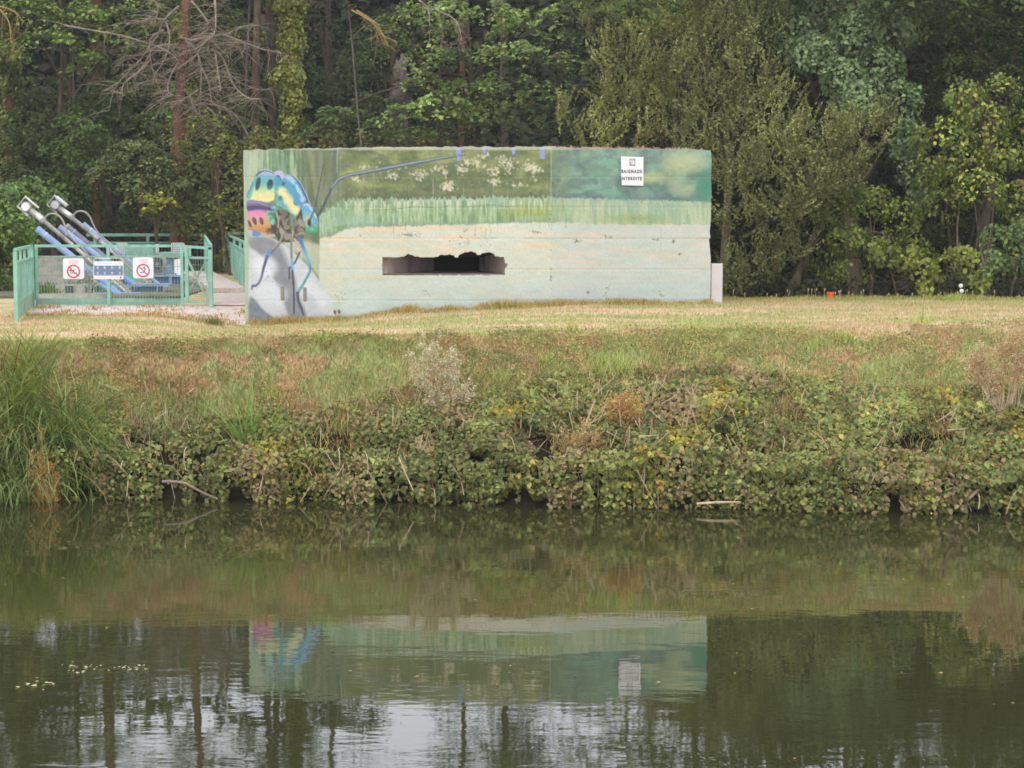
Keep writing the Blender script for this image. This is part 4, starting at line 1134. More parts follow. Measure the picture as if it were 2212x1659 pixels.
# ------------------------------------------------------------------ weir machinery
def ram(Yr, head, base, mid, label, second=False):
    """silver hydraulic cylinder: end bracket with round pivot, thick rod, thin rod, hose"""
    H_ = W(*head, Yr); B_ = W(*base, Yr); Mm = W(*mid, Yr)
    t = thing('hydraulic_ram', label, 'hydraulic ram', B_, 'hydraulic rams of the weir')
    d = Vector(B_ - H_).normalized(); s = Vector((d.z, 0, -d.x))
    if s.z < 0: s = -s
    s = Vector((-d.z, 0, d.x)) if Vector((-d.z, 0, d.x)).z > 0 else Vector((d.z, 0, -d.x))
    h = Vector(H_)
    k = 1.0
    # square bracket frame round the pivot
    c1 = h - d * .17 - s * .13; c2 = h - d * .17 + s * .17; c3 = h + d * .24 + s * .17; c0 = h + d * .16 - s * .13
    MB().tube([c0, c1, c2, c3], [.028, .03, .03, .024 if not second else .045], 6).build('bracket', M_steel, t)
    if second:
        MB().tube([h - d * .1 + s * .17, c3], .055, 8).build('junction_box', M_steel, t)
    MB().disc(h + d * .0 + s * .0, (0, 1, 0), .125, .10, 20).build('pivot_housing', M_hose, t)
    MB().disc(h - Vector((0, .06, 0)), (0, 1, 0), .095, .06, 20).build('pivot_cap', M_white, t)
    MB().tube([h + d * .13, Mm], .075, 12).build('cylinder', M_steel, t, smooth=True)
    MB().tube([Vector(Mm), Vector(Mm) + d * .09], .085, 12).build('gland', M_hose, t)
    MB().tube([Vector(Mm) + d * .09, B_], .05, 10).build('rod', M_steel, t, smooth=True)
    for q in (.35, .62):
        p0 = Vector(Mm) * (1 - q) + Vector(B_) * q
        MB().tube([p0, p0 + d * .02], .062, 10).build('clamp', M_black, t)
    # hose loop
    st = Vector(Mm) + d * .05 + s * .05
    pts = [st, st + s * .16 + d * .02, st + s * .27 + d * .16, st + s * .26 + d * .34, st + s * .17 + d * .52, st + s * .08 + d * .75, st + s * .05 + d * 1.1, Vector(B_) * .6 + Vector(Mm) * .4 + s * .04, Vector(B_) + s * .05]
    sp = []
    for i in range(len(pts) - 1):
        for j in range(4):
            tt = j / 4; p0 = pts[max(i - 1, 0)]; p1 = pts[i]; p2 = pts[i + 1]; p3 = pts[min(i + 2, len(pts) - 1)]
            sp.append(.5 * ((2 * p1) + (p2 - p0) * tt + (2 * p0 - 5 * p1 + 4 * p2 - p3) * tt ** 2 + (3 * p1 - p0 - 3 * p2 + p3) * tt ** 3))
    sp.append(pts[-1])
    MB().tube([q - Vector((0, .05, 0)) for q in sp], .022, 6).build('hose', M_hose, t, smooth=True)
    e = [c3, c3 + d * .12 + s * .03, c3 + d * .3 - s * .02, c3 + d * .42 - s * .1, Vector(Mm) + s * .04 - d * .1]
    MB().tube([q + Vector((0, .02, 0)) for q in e], .018, 6).build('cable', M_black, t)
    return t
ram(46.0, (57, 447), (282, 636), (90, 473), 'front left silver hydraulic ram with pivot head and looping grey hose')
ram(49.0, (119.5, 443), (325, 613), (152, 467), 'rear right silver hydraulic ram with junction box and looping grey hose', True)

wm = thing('weir_gate_frame', 'blue steel weir machine frame with slanting tubes and low beams behind the green fence', 'machine', (-9.4, 46.5, 2.3))
def slant(Yr, p0, p1, wpx, mat, name='slanting_tube', cap=True):
    A_ = W(*p0, Yr); B_ = W(*p1, Yr); d = Vector(B_ - A_).normalized()
    r_ = wpx / (FPX / Yr) / 2
    MB().tube([A_, B_], r_, 14).build(name, mat, wm, smooth=False)
    MB().tube([Vector(A_) - d * .012, Vector(A_) + d * .05], r_ * 1.06, 14).build('end_cap', M_hose if mat is M_grey else M_blue2, wm)
    q_ = Vector(A_) + d * .22
    MB().tube([q_, q_ + d * .025], r_ * 1.10, 14).build('band', M_steel, wm)
slant(45.4, (81, 495), (262, 640), 15, M_blue)
slant(46.6, (129, 491), (228, 567), 13, M_blue2)
slant(46.6, (228, 568), (322, 640), 13, M_blue)
slant(48.2, (143, 489), (262, 588), 15, M_grey)
slant(49.6, (180, 485), (262, 551), 12, M_blue2)
slant(49.6, (258, 549), (352, 622), 10, M_blue2)
slant(47.2, (262, 600), (318, 642), 12, M_grey)
slant(44.9, (214, 615), (266, 642), 10, M_blue)
def wbox(u0, v0, u1, v1, Yr, dep, mat, parent, name):
    a = W(u0, v1, Yr); b = W(u1, v0, Yr)
    return MB().box((a[0], Yr, a[2]), (b[0], Yr + dep, b[2])).build(name, mat, parent)
wbox(282, 613, 364, 619, 46.0, .5, M_blue2, wm, 'beam')
wbox(300, 619.5, 350, 640, 46.2, .3, M_blue, wm, 'beam_web')
wbox(338, 619.5, 341, 641, 45.9, .1, M_blue2, wm, 'stiffener')
wbox(352, 619.5, 355, 641, 45.9, .1, M_blue2, wm, 'stiffener')
wbox(243, 618, 282, 622, 46.0, .3, M_blue2, wm, 'beam')
wbox(325, 594, 391, 598, 50.0, .6, M_blue2, wm, 'beam')
wbox(335, 598.5, 388, 613, 50.2, .3, M_blue, wm, 'beam_web')
wbox(366, 598.5, 370, 616, 49.9, .1, M_blue2, wm, 'stiffener')
wbox(345, 555, 372, 593.5, 51.0, .5, M_blue2, wm, 'housing')
wbox(200, 633, 300, 641, 45.0, .4, M_blue, wm, 'base_plate')
# cable bundles hanging at the foot of the front ram
mb = MB()
rs = random.Random(9)
for (ua, va, ub, vb) in ((178, 600, 190, 641), (200, 590, 196, 641), (206, 606, 186, 640), (216, 596, 206, 641), (186, 575, 202, 600), (206, 565, 194, 612)):
    A_ = W(ua, va, 44.6); B_ = W(ub, vb, 44.6)
    pts = [A_ * (1 - t) + B_ * t + np.array([math.sin(t * 3.1) * .09 * rs.uniform(-1, 1), rs.uniform(-.04, .04), 0]) for t in np.linspace(0, 1, 7)]
    mb.tube(pts, .02, 5)
mb.build('cable_bundle', M_hose, wm)

gb = thing('control_cabinet', 'flat green cabinet with faded scribble behind the diver sign', 'cabinet', W(300, 640, 52))
a = W(269, 560, 52); b = W(330, 530, 52)
MB().box((a[0], 52, 2.35), (b[0], 52.5, b[2])).build('body', M_green, gb)
mb = MB()
rs = random.Random(3)
for k in range(16):
    x_ = a[0] + .12 + k * .037 + (k // 5) * .03
    z_ = b[2] - .12 - rs.uniform(0, .1)
    mb.bar((x_, 51.995, z_), (x_ + rs.uniform(-.02, .05), 51.995, z_ - rs.uniform(.05, .13)), .006, .012)
mb.build('scribble', M_green_old, gb)
for (u0, u1, lbl) in ((253, 274, 'small wire lattice box standing left of the green cabinet'), (371, 397, 'wire lattice box with white bars at the right end')):
    t = thing('lattice_box', lbl, 'lattice box', W((u0 + u1) / 2, 549, 53), 'lattice boxes behind the fence')
    a = W(u0, 549, 53); b = W(u1, 525, 53)
    MB().box((a[0] + .03, 53.06, a[2]), (b[0] - .03, 53.4, b[2] - .03)).build('back_panel', M_hose, t)
    mb = MB(); n_ = 7
    for i in range(n_ + 1):
        xx = a[0] + (b[0] - a[0]) * i / n_; mb.box((xx - .008, 53.0, a[2]), (xx + .008, 53.02, b[2]))
    for j in range(7):
        zz = a[2] + (b[2] - a[2]) * j / 6; mb.box((a[0], 53.025, zz - .006), (b[0], 53.04, zz + .006))
    mb.build('lattice', M_white, t, kind='stuff')
    post(t, (a[0] + b[0]) / 2, 53.2, 2.3, a[2], .06, 'support', M_steel)
wb = thing('white_meter_box', 'small white meter box on a blue beam behind the fence', 'box', W(383, 592, 50.4))
wbox(376, 561, 390, 593.5, 50.2, .3, M_cream, wb, 'box')
wbox(378, 590, 381, 593, 50.19, .01, M_ink, wb, 'catch')
gh = thing('green_hood', 'low green metal hood above the pale blue housing', 'machine hood', W(370, 555, 51))
wbox(343, 545.5, 395, 554.5, 50.8, .8, M_green, gh, 'hood')
wbox(393, 555, 396, 593, 51.2, .06, M_green, gh, 'leg'); wbox(341, 555, 343.5, 593, 51.8, .06, M_green, gh, 'leg')
mt = thing('winch_motor', 'grey winch motor with round drum beside the diver sign', 'motor', W(345, 592, 51))
A_ = W(342, 568, 50.2)
MB().disc(A_, (0, 1, 0), .21, .35, 20).build('drum', M_hose, mt)
MB().disc(A_ - np.array([0, .2, 0]), (0, 1, 0), .16, .05, 20, .07).build('ring', M_ink, mt)
MB().tube([W(340, 549, 50.2), W(340, 527, 50.2)], .045, 8).build('breather_pipe', M_steel, mt)
wbox(333, 578, 352, 593.5, 50.1, .4, M_hose, mt, 'mount')
# concrete blocks
cb = thing('concrete_block', 'large pale concrete block behind the left part of the fence', 'concrete block', W(112, 607, 47))
a = W(84, 608, 47); b = W(143, 557, 47)
MB().box((a[0], 47, 2.2), (b[0] + .3, 48.5, b[2])).build('block', M_conc, cb)
cb2 = thing('concrete_plinth', 'low concrete plinth with a dark square box, inside the fence', 'concrete block', W(140, 636, 44.5))
a = W(121, 634, 44.5); b = W(184, 615, 44.5)
MB().box((a[0], 44.5, a[2] - .2), (b[0], 45.1, b[2])).build('plinth', M_conc, cb2)
a = W(141, 632, 44.4); b = W(156, 618, 44.4)
MB().box((a[0], 44.4, a[2]), (b[0], 44.49, b[2])).build('dark_box', M_ink, cb2)
kb = thing('kerb', 'long white kerb stone inside the foot of the front fence', 'kerb', W(150, 644, 42))
a = W(84, 652, 42); b = W(232, 635, 42)
MB().box((a[0], 42, 2.2), (b[0], 42.4, b[2])).build('stone', M_conc, kb)
# platform of the enclosure
mb = MB().box((-13.4, 43.5, 1.9), (-7.5, 62, 2.36))
mb.build('enclosure_floor', M_floor, kind='structure')

# ------------------------------------------------------------------ white board at the right end, orange marker, white balls
yP = 40.1
a = W(1536.5, 659, yP); b = W(1561, 569, yP)
wp = thing('white_marker_board', 'upright blank cream board standing at the right end of the bunker', 'board', ((a[0] + b[0]) / 2, yP, a[2]))
MB().box((a[0], yP, a[2] - .15), (b[0], yP + .05, b[2])).build('panel', M_cream, wp)
MB().box((a[0] + .03, yP + .055, a[2] - .2), (a[0] + .08, yP + .1, b[2] - .05)).build('back_batten', M_conc, wp)

yO = 42.9
a = W(1787, 652, yO); b = W(1799.5, 631, yO)
om = thing('orange_marker', 'small orange plastic marker post at the edge of the trees', 'marker', ((a[0] + b[0]) / 2, yO, a[2]))
mb = MB(); cx = (a[0] + b[0]) / 2
mb.tube([(cx, yO, a[2] - .12), (cx, yO, b[2] - .04)], [.062, .066], 12)
mb.build('body', M_orange, om)
MB().tube([(cx, yO, b[2] - .045), (cx, yO, b[2])], [.076, .078], 12).build('cap', M_orange, om)

yB = 43.2
st = thing('white_ball_flower', 'two white round flower heads on thin stems at the far right lawn edge', 'flower', W(2074, 640, yB))
g0 = W(2074, 646, yB)
for u_, v_, r_ in ((2075.5, 617.5, .048), (2077.5, 629, .048)):
    c_ = W(u_, v_, yB - (.03 if v_ > 620 else 0))
    MB().ball(c_, r_, 12, 8).build('flower_head', M_white, st, smooth=True)
    MB().tube([(g0[0], yB, g0[2] - .1), ((g0[0] + c_[0]) / 2 - .01, yB, (g0[2] + c_[2]) / 2), (c_[0], c_[1], c_[2] - .05)], .008, 5).build('stem', M_stem, st)
# ------------------------------------------------------------------ foliage
def leaf_mesh(name, P, Nn, T, S, asp, cols, hexa=False, fold=0.18):
    """P centres, Nn normals, T tip directions, S lengths; hexa: six-cornered leaves"""
    Nn = Nn / (np.linalg.norm(Nn, axis=1, keepdims=True) + 1e-9)
    T = T - Nn * (T * Nn).sum(1, keepdims=True)
    T = T / (np.linalg.norm(T, axis=1, keepdims=True) + 1e-9)
    Bn = np.cross(Nn, T)
    S = S[:, None]; w = S * asp * 0.5
    up = Nn * w * fold * 2
    n = len(P)
    if hexa:
        v = np.stack([P - T * S * .5, P - T * S * .22 + Bn * w * .85 + up, P + T * S * .15 + Bn * w * .8 + up, P + T * S * .5 - Nn * S * .06,
                      P + T * S * .15 - Bn * w * .8 + up, P - T * S * .22 - Bn * w * .85 + up], 1).reshape(-1, 3)
        k = np.arange(n)[:, None] * 6
        f = np.concatenate([k + np.array([[0, 1, 2, 3]]), k + np.array([[0, 3, 4, 5]])])
        c = np.repeat(cols, 6, 0)
    else:
        v = np.stack([P - T * S * .5, P + Bn * w + up - T * S * .08, P + T * S * .5, P - Bn * w + up - T * S * .08], 1).reshape(-1, 3)
        k = np.arange(n)[:, None] * 4
        f = np.concatenate([k + np.array([[0, 1, 2]]), k + np.array([[0, 2, 3]])])
        c = np.repeat(cols, 4, 0)
    return mesh_np(name, v, f, c)

def palette(rs, n, base, var=0.22, yellow=0.0, brown=0.0, clump=None):
    """leaf colours (linear) around base, with some yellow and some brown leaves"""
    base = np.array(base, float)
    b = base[rs.randint(0, len(base), n)] if base.ndim == 2 else np.repeat(base[None], n, 0)
    c = lin(b) * np.array([1.22, 1.07, 0.84]) * (1 + rs.normal(0, var, n))[:, None].clip(0.4, 1.8)
    if clump is not None: c = c * clump[:, None]
    y_ = rs.rand(n) < yellow; c[y_] = lin([176, 166, 60]) * rs.uniform(.5, 1.0, (y_.sum(), 1))
    br = rs.rand(n) < brown; c[br] = lin([132, 96, 62]) * rs.uniform(.5, 1.0, (br.sum(), 1))
    return c.clip(0.004, 0.7)

def unit(rs, n):
    v = rs.normal(0, 1, (n, 3)); return v / np.linalg.norm(v, axis=1, keepdims=True)

def clump_centres(rs, blobs, rc, dens, front=0.75, topb=0.25):
    """places for sprays over the shells of the blobs (centre, radii), denser towards the river and the top"""
    C_, O_, K_ = [], [], []
    for bi, (c, r) in enumerate(blobs):
        c = np.array(c); r = np.array(r, float)
        area = 4 * math.pi * ((r[0] * r[2]) ** 1.6 / 3 + (r[0] * r[1]) ** 1.6 / 3 + (r[1] * r[2]) ** 1.6 / 3) ** (1 / 1.6)
        n = max(4, int(area * dens / (rc * rc)))
        d = unit(rs, int(n * 2.2))
        d = d[(d[:, 1] < 0.35) | (rs.rand(len(d)) > front)]
        d = d[(d[:, 2] > -0.55) | (rs.rand(len(d)) > 0.7)][:n]
        rad = rs.uniform(0.62, 1.08, len(d)) ** 0.8
        C_.append(c + d * r * rad[:, None]); O_.append(d); K_.append(np.full(len(d), bi))
    return np.concatenate(C_), np.concatenate(O_), np.concatenate(K_)

def foliage(name, parent, seed, blobs, style='spray', rc=0.45, dens=0.5, leaf=0.13, asp=0.6, per=40, base=((70, 92, 48),), mat=None,
            yellow=0.0, brown=0.0, cvar=0.25, hexa=False, label=None, kind=None):
    rs = np.random.RandomState(seed)
    Cc, O, K = clump_centres(rs, blobs, rc, dens)
    m = len(Cc)
    kk = np.repeat(np.arange(m), per); n = m * per
    cl = np.exp(rs.normal(0, cvar, m))[kk]
    o = O[kk]
    th = rs.uniform(0, 2 * np.pi, n); rr = np.sqrt(rs.rand(n)) * rc * np.repeat(rs.uniform(.6, 1.3, m), per)
    if style == 'spray':        # flat, slightly drooping sprays one above another
        off = np.stack([np.cos(th) * rr, np.sin(th) * rr, -0.55 * rr ** 2 / rc + rs.normal(0, 0.10 * rc, n)], 1)
        tilt = np.stack([o[:, 0] * .35, o[:, 1] * .35, np.ones(n)], 1)
        off[:, 2] -= (off[:, 0] * o[:, 0] + off[:, 1] * o[:, 1]) * 0.45
        Nn = tilt + rs.normal(0, 0.45, (n, 3)) + np.array([0, -0.25, 0])
        T = np.stack([np.cos(th), np.sin(th), np.full(n, -0.35)], 1) + rs.normal(0, .3, (n, 3))
    elif style == 'shoot':      # upright leafy twigs
        ax = np.repeat(unit(rs, m) * 0.75 + np.array([0, 0, 1.0]) + O * np.array([0.5, 0.5, 0.2]), per, 0)
        ax /= np.linalg.norm(ax, axis=1, keepdims=True)
        tt = rs.rand(n)
        sub = rs.randint(0, 4, n)
        sh_ = rs.normal(0, .30 * rc, (m, 4, 3))[kk, sub]
        off = ax * (tt * 2 - .6)[:, None] * rc + sh_ + rs.normal(0, 0.05 * rc, (n, 3)) * (1.3 - tt)[:, None]
        Nn = rs.normal(0, 1, (n, 3)) + np.array([0, -.4, .3])
        T = ax * .8 + rs.normal(0, .7, (n, 3))
    elif style == 'ivy':        # leaves lying on the surface, tips hanging
        t1 = np.cross(o, np.array([0, 0, 1.0])) + 1e-6; t1 /= np.linalg.norm(t1, axis=1, keepdims=True)
        t2 = np.cross(o, t1)
        off = t1 * (np.cos(th) * rr)[:, None] + t2 * (np.sin(th) * rr * 1.2)[:, None] + o * (rs.normal(0, .16 * rc, n) - .35 * rr ** 2 / rc)[:, None]
        Nn = o + rs.normal(0, .35, (n, 3)) + np.array([0, 0, .45])
        T = np.array([0, 0, -1.0]) + rs.normal(0, .5, (n, 3))
    else:                       # loose
        off = unit(rs, n) * (rs.rand(n) ** .5 * rc)[:, None]
        Nn = rs.normal(0, 1, (n, 3)) + o * .5 + np.array([0, -.2, .5])
        T = rs.normal(0, 1, (n, 3)) + np.array([0, 0, -.4])
    P = Cc[kk] + off
    S = leaf * rs.uniform(.65, 1.3, n)
    cols = palette(rs, n, base, .2, yellow, brown, cl)
    return obj(name, leaf_mesh(name, P, Nn, T, S, asp, cols, hexa), mat or M_leaf, parent, kind=kind, label=label)

def bent(a, b, k=6, sag=0.1, rs=None):
    a = np.array(a, float); b = np.array(b, float)
    out = []
    L = np.linalg.norm(b - a)
    ph = rs.uniform(0, 6.28); ph2 = rs.uniform(0, 6.28)
    for i in range(k + 1):
        t = i / k
        w_ = math.sin(t * math.pi)
        out.append(a * (1 - t) + b * t + np.array([math.sin(ph + t * 4) * sag * L * .5 * w_, math.cos(ph2 + t * 3) * sag * L * .5 * w_, sag * L * w_ * .4]))
    return out

def blob(u, v, Y, ru, rv, ry=None):
    k = FPX / Y
    c = W(u, v, Y)
    rx, rz = ru / k, rv / k
    return (tuple(c), (rx, ry if ry else (rx + rz) * .45, rz))

def tree(name, label, cat, u, Y, seed, blobs, trunk_top=None, r=0.12, bark=None, group=None, zb=None, limbs=True, z_u=None, crown='crown', **kw):
    rs = np.random.RandomState(seed + 999)
    x_ = X(u, Y); z0 = float(gz(x_, Y)) if zb is None else zb
    t = thing(name, label, cat, (x_, Y, z0), group)
    cs = np.array([b[0] for b in blobs]) if blobs else None
    top = np.array(trunk_top) if trunk_top is not None else cs[np.argmax(cs[:, 2])]
    base = np.array([x_, Y, z0 - .1])
    pts = bent(base, top, 8, .04, rs)
    MB().tube(pts, [r * (1 - .75 * i / 8) for i in range(9)], 8).build('trunk', bark or M_bark, t, smooth=True)
    if blobs and limbs:
        for c, rad in blobs[:10]:
            f = rs.uniform(.35, .85); k = int(f * 8); a = pts[k]
            if np.linalg.norm(np.array(c) - a) < .3: continue
            MB().tube(bent(a, c, 5, .12, rs), [r * .4 * (1 - .85 * i / 5) for i in range(6)], 5).build('limb', bark or M_bark, t, smooth=True)
    if blobs:
        foliage(crown, t, seed, blobs, **kw)
    return t

G_for = 'trees of the wood behind the bunker'
G_ivy = 'ivy covered trunks behind the weir'
DG = ((64, 84, 46), (72, 92, 50), (56, 76, 44)); MG = ((92, 116, 60), (82, 106, 56), (100, 120, 64)); LG = ((124, 148, 84), (112, 138, 76), (132, 150, 88))
OL = ((136, 144, 98), (122, 134, 88), (146, 150, 106)); OD = ((110, 122, 84), (98, 112, 76), (122, 130, 92)); BG = ((116, 140, 110), (102, 128, 100), (124, 146, 112)); YG = ((134, 146, 80), (120, 136, 74), (144, 152, 84))

def column(u, Y, seed, ztop, rw, label, base, lean=0.0, r=.18, yellow=.04, z0=2.4, ftop=None, mat=None, dens=.5):
    """ivy-covered trunk: leaves wrapped round it up to ftop"""
    x_ = X(u, Y); rs = np.random.RandomState(seed)
    t = thing('ivy_covered_tree', label, 'tree', (x_, Y, z0), G_ivy)
    top = np.array([x_ + lean, Y, ztop]); bs = np.array([x_, Y, z0 - .1])
    MB().tube([bs * (1 - q) + top * q for q in np.linspace(0, 1, 7)], [r * (1 - .4 * q) for q in np.linspace(0, 1, 7)], 9).build('trunk', mat or M_bark_red, t, smooth=True)
    bl = []
    z = z0 + .6
    ftop = ftop or ztop
    while z < ftop:
        q = (z - z0) / (ztop - z0); k = rs.uniform(.6, 1.25)
        bl.append(((x_ + lean * q + rs.normal(0, .1 * rw), Y + rs.normal(0, .05), z), (rw * k, rw * k, .55 * rs.uniform(.8, 1.3))))
        z += rs.uniform(.35, .75)
    foliage('ivy', t, seed, bl, style='ivy', rc=.22, dens=dens, leaf=.12, asp=.8, per=22, base=base, yellow=yellow, mat=M_leaf_gloss)
    return t

def high_crown(seed, u, Y, z0, z1, n, spread, leafbase, t, r_=(.7, 1.5), dens=.16, leaf=.2, rc=.6, per=34):
    """sparse top of a tall tree, above the picture: seen only mirrored in the river"""
    rs = np.random.RandomState(seed)
    bl = []
    for _ in range(n):
        a = rs.uniform(*r_)
        bl.append(((X(u, Y) + rs.normal(0, spread), Y + rs.normal(0, 1.0), rs.uniform(z0, z1)), (a, a, a * .7)))
    foliage('upper_crown', t, seed, bl, style='spray', rc=rc, dens=dens, leaf=leaf, asp=.7, per=per, base=leafbase)

# --- hill of wood far behind, leaf colours darkened to stand for deep shade
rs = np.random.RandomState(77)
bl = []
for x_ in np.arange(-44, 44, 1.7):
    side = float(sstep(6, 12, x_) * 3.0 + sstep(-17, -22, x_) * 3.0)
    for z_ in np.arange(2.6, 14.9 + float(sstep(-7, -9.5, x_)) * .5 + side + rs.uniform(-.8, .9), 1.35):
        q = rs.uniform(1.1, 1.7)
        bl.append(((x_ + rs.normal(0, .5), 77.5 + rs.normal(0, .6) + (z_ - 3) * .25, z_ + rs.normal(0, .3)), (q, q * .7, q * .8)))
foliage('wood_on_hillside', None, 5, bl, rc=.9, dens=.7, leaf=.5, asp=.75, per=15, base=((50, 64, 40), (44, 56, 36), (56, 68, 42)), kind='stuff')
# --- left wood at 62-70 m
t = column(30, 66, 11, 17, .42, 'leftmost ivy covered trunk at the edge of the picture', MG + YG, ftop=10.5, r=.3)
high_crown(111, 30, 66, 11, 16.5, 13, 1.6, DG, t, dens=.4)
t = column(150, 68, 12, 16, .16, 'thin dark trunk between two ivy covered trunks on the left', DG, r=.12, ftop=6.5, mat=M_bark)
high_crown(112, 150, 68, 10.8, 16, 12, 1.5, DG, t, dens=.4)
t = column(219, 66, 13, 18, .38, 'ivy hung trunk left of the dead boughs', MG + DG, r=.26, ftop=11)
high_crown(113, 235, 66, 12, 16, 8, 1.4, MG, t, dens=.3)
t = column(600, 63, 14, 17.5, .16, 'slim dark trunk just left of the broad ivy column', DG, lean=-.3, r=.15, ftop=4, mat=M_bark)
t = column(640, 62, 15, 18, .52, 'broad trunk wrapped in bright green ivy left of centre', ((124, 136, 66), (104, 122, 58), (136, 146, 76)), lean=-.25, r=.3, ftop=13, yellow=.10, dens=.8)
high_crown(115, 620, 62, 13, 17, 5, .9, MG, t)
# tall pine with dead boughs
yPn = 60.0
pn = thing('pine_tree', 'tall reddish pine with bare dead boughs fanning out above the weir', 'tree', (X(388, yPn), yPn, 2.4))
rs = np.random.RandomState(4)
bs = W(388, 610, yPn); bs[2] = 2.3
tp = W(402, 0, yPn); tp2 = tp + (tp - W(398, 200, yPn)) * 1.8
MB().tube([bs, W(383, 420, yPn), W(388, 240, yPn), W(398, 100, yPn), tp, tp2], [.27, .24, .20, .17, .14, .05], 10).build('trunk', M_bark_red, pn, smooth=True)
def Z5(a, b, Y=None): return W(a * .3224, b * .3224, Y or yPn)
def catm(pts, k=4):
    pts = [np.array(p, float) for p in pts]; out = []
    for i in range(len(pts) - 1):
        p0 = pts[max(i - 1, 0)]; p1 = pts[i]; p2 = pts[i + 1]; p3 = pts[min(i + 2, len(pts) - 1)]
        for j in range(k):
            t = j / k
            out.append(.5 * ((2 * p1) + (p2 - p0) * t + (2 * p0 - 5 * p1 + 4 * p2 - p3) * t ** 2 + (3 * p1 - p0 - 3 * p2 + p3) * t ** 3))
    out.append(pts[-1]); return out
limbs_ = [
 [(1200,40),(1100,130),(1060,230),(1010,290),(940,400),(860,480),(770,590),(730,740)], [(1110,140),(1135,230),(1130,310),(1100,400),(1040,500),(1020,560)],
 [(1100,200),(1010,260),(1010,400),(1040,520),(1090,640),(1110,700)], [(1240,270),(1310,330),(1345,450),(1345,600),(1345,710)],
 [(1180,470),(1250,420),(1350,350),(1440,340),(1500,400),(1560,520),(1700,590),(1830,600)], [(430,170),(600,200),(800,235),(940,275),(1100,330),(1190,400)],
 [(1280,0),(1380,130),(1385,200),(1310,330)], [(1440,0),(1445,110),(1440,210),(1400,260)], [(1240,340),(1310,330),(1450,230),(1600,270),(1760,330),(1880,350)],
 [(1345,690),(1500,720),(1600,800),(1700,980)], [(1270,640),(1310,740),(1360,790),(1380,890)], [(1330,600),(1270,640),(1180,700)], [(1190,300),(1050,310),(950,370),(840,370)],
 [(1200,250),(1300,265),(1450,240),(1540,220),(1650,170),(1740,170)], [(1100,130),(1000,130),(880,155)], [(1345,450),(1400,560),(1420,680),(1500,740)], [(1440,340),(1460,480),(1480,600)],
 [(1010,400),(930,480),(830,560),(820,630)], [(1500,400),(1560,560),(1650,650),(1740,660)], [(1345,690),(1450,780),(1440,900)], [(1190,420),(1130,540),(1130,620),(1170,640)],
 [(1600,270),(1560,300),(1640,330)], [(1030,180),(1060,50),(1030,0)]]
boughs = []
for L in limbs_:
    dy0 = rs.uniform(-1.0, .1)
    P = catm([Z5(a, b, yPn + dy0 * (i / max(1, len(L) - 1)) - .25) for i, (a, b) in enumerate(L)], 4)
    boughs.append(P)
    MB().tube(P, list(np.linspace(.034, .009, len(P)) * np.random.RandomState(len(boughs)).uniform(.8, 1.2, len(P))), 5, cap=False).build('dead_bough', M_twig, pn)
mb = MB()
for _ in range(760):      # fine twigs drooping from the boughs
    P = boughs[rs.randint(len(boughs))]
    p0 = P[rs.randint(1, len(P))]
    az = rs.uniform(0, 2 * math.pi); L = rs.uniform(.3, 1.3)
    d = np.array([math.cos(az) * .8, math.sin(az) * .5, rs.uniform(-.5, .35)])
    pts = [p0]
    for k in range(6):
        d = d + np.array([rs.normal(0, .22), rs.normal(0, .15), -.10]); d = d / np.linalg.norm(d)
        pts.append(pts[-1] + d * L / 6)
    mb.tube(pts, list(np.linspace(.010, .004, len(pts))), 3, cap=False)
mb.build('twigs', M_twig, pn, kind='stuff')
foliage('ivy', pn, 44, [blob(392, v_, yPn + .1, 22, 26, .25) for v_ in list(range(40, 110, 24)) + list(range(190, 580, 24))], style='ivy', rc=.25, dens=.36, leaf=.12, asp=.8, per=14, base=MG + YG, yellow=.1)
high_crown(444, 392, 60, 11, 15, 9, 1.5, DG, pn, dens=.32, r_=(.5, 1.1))

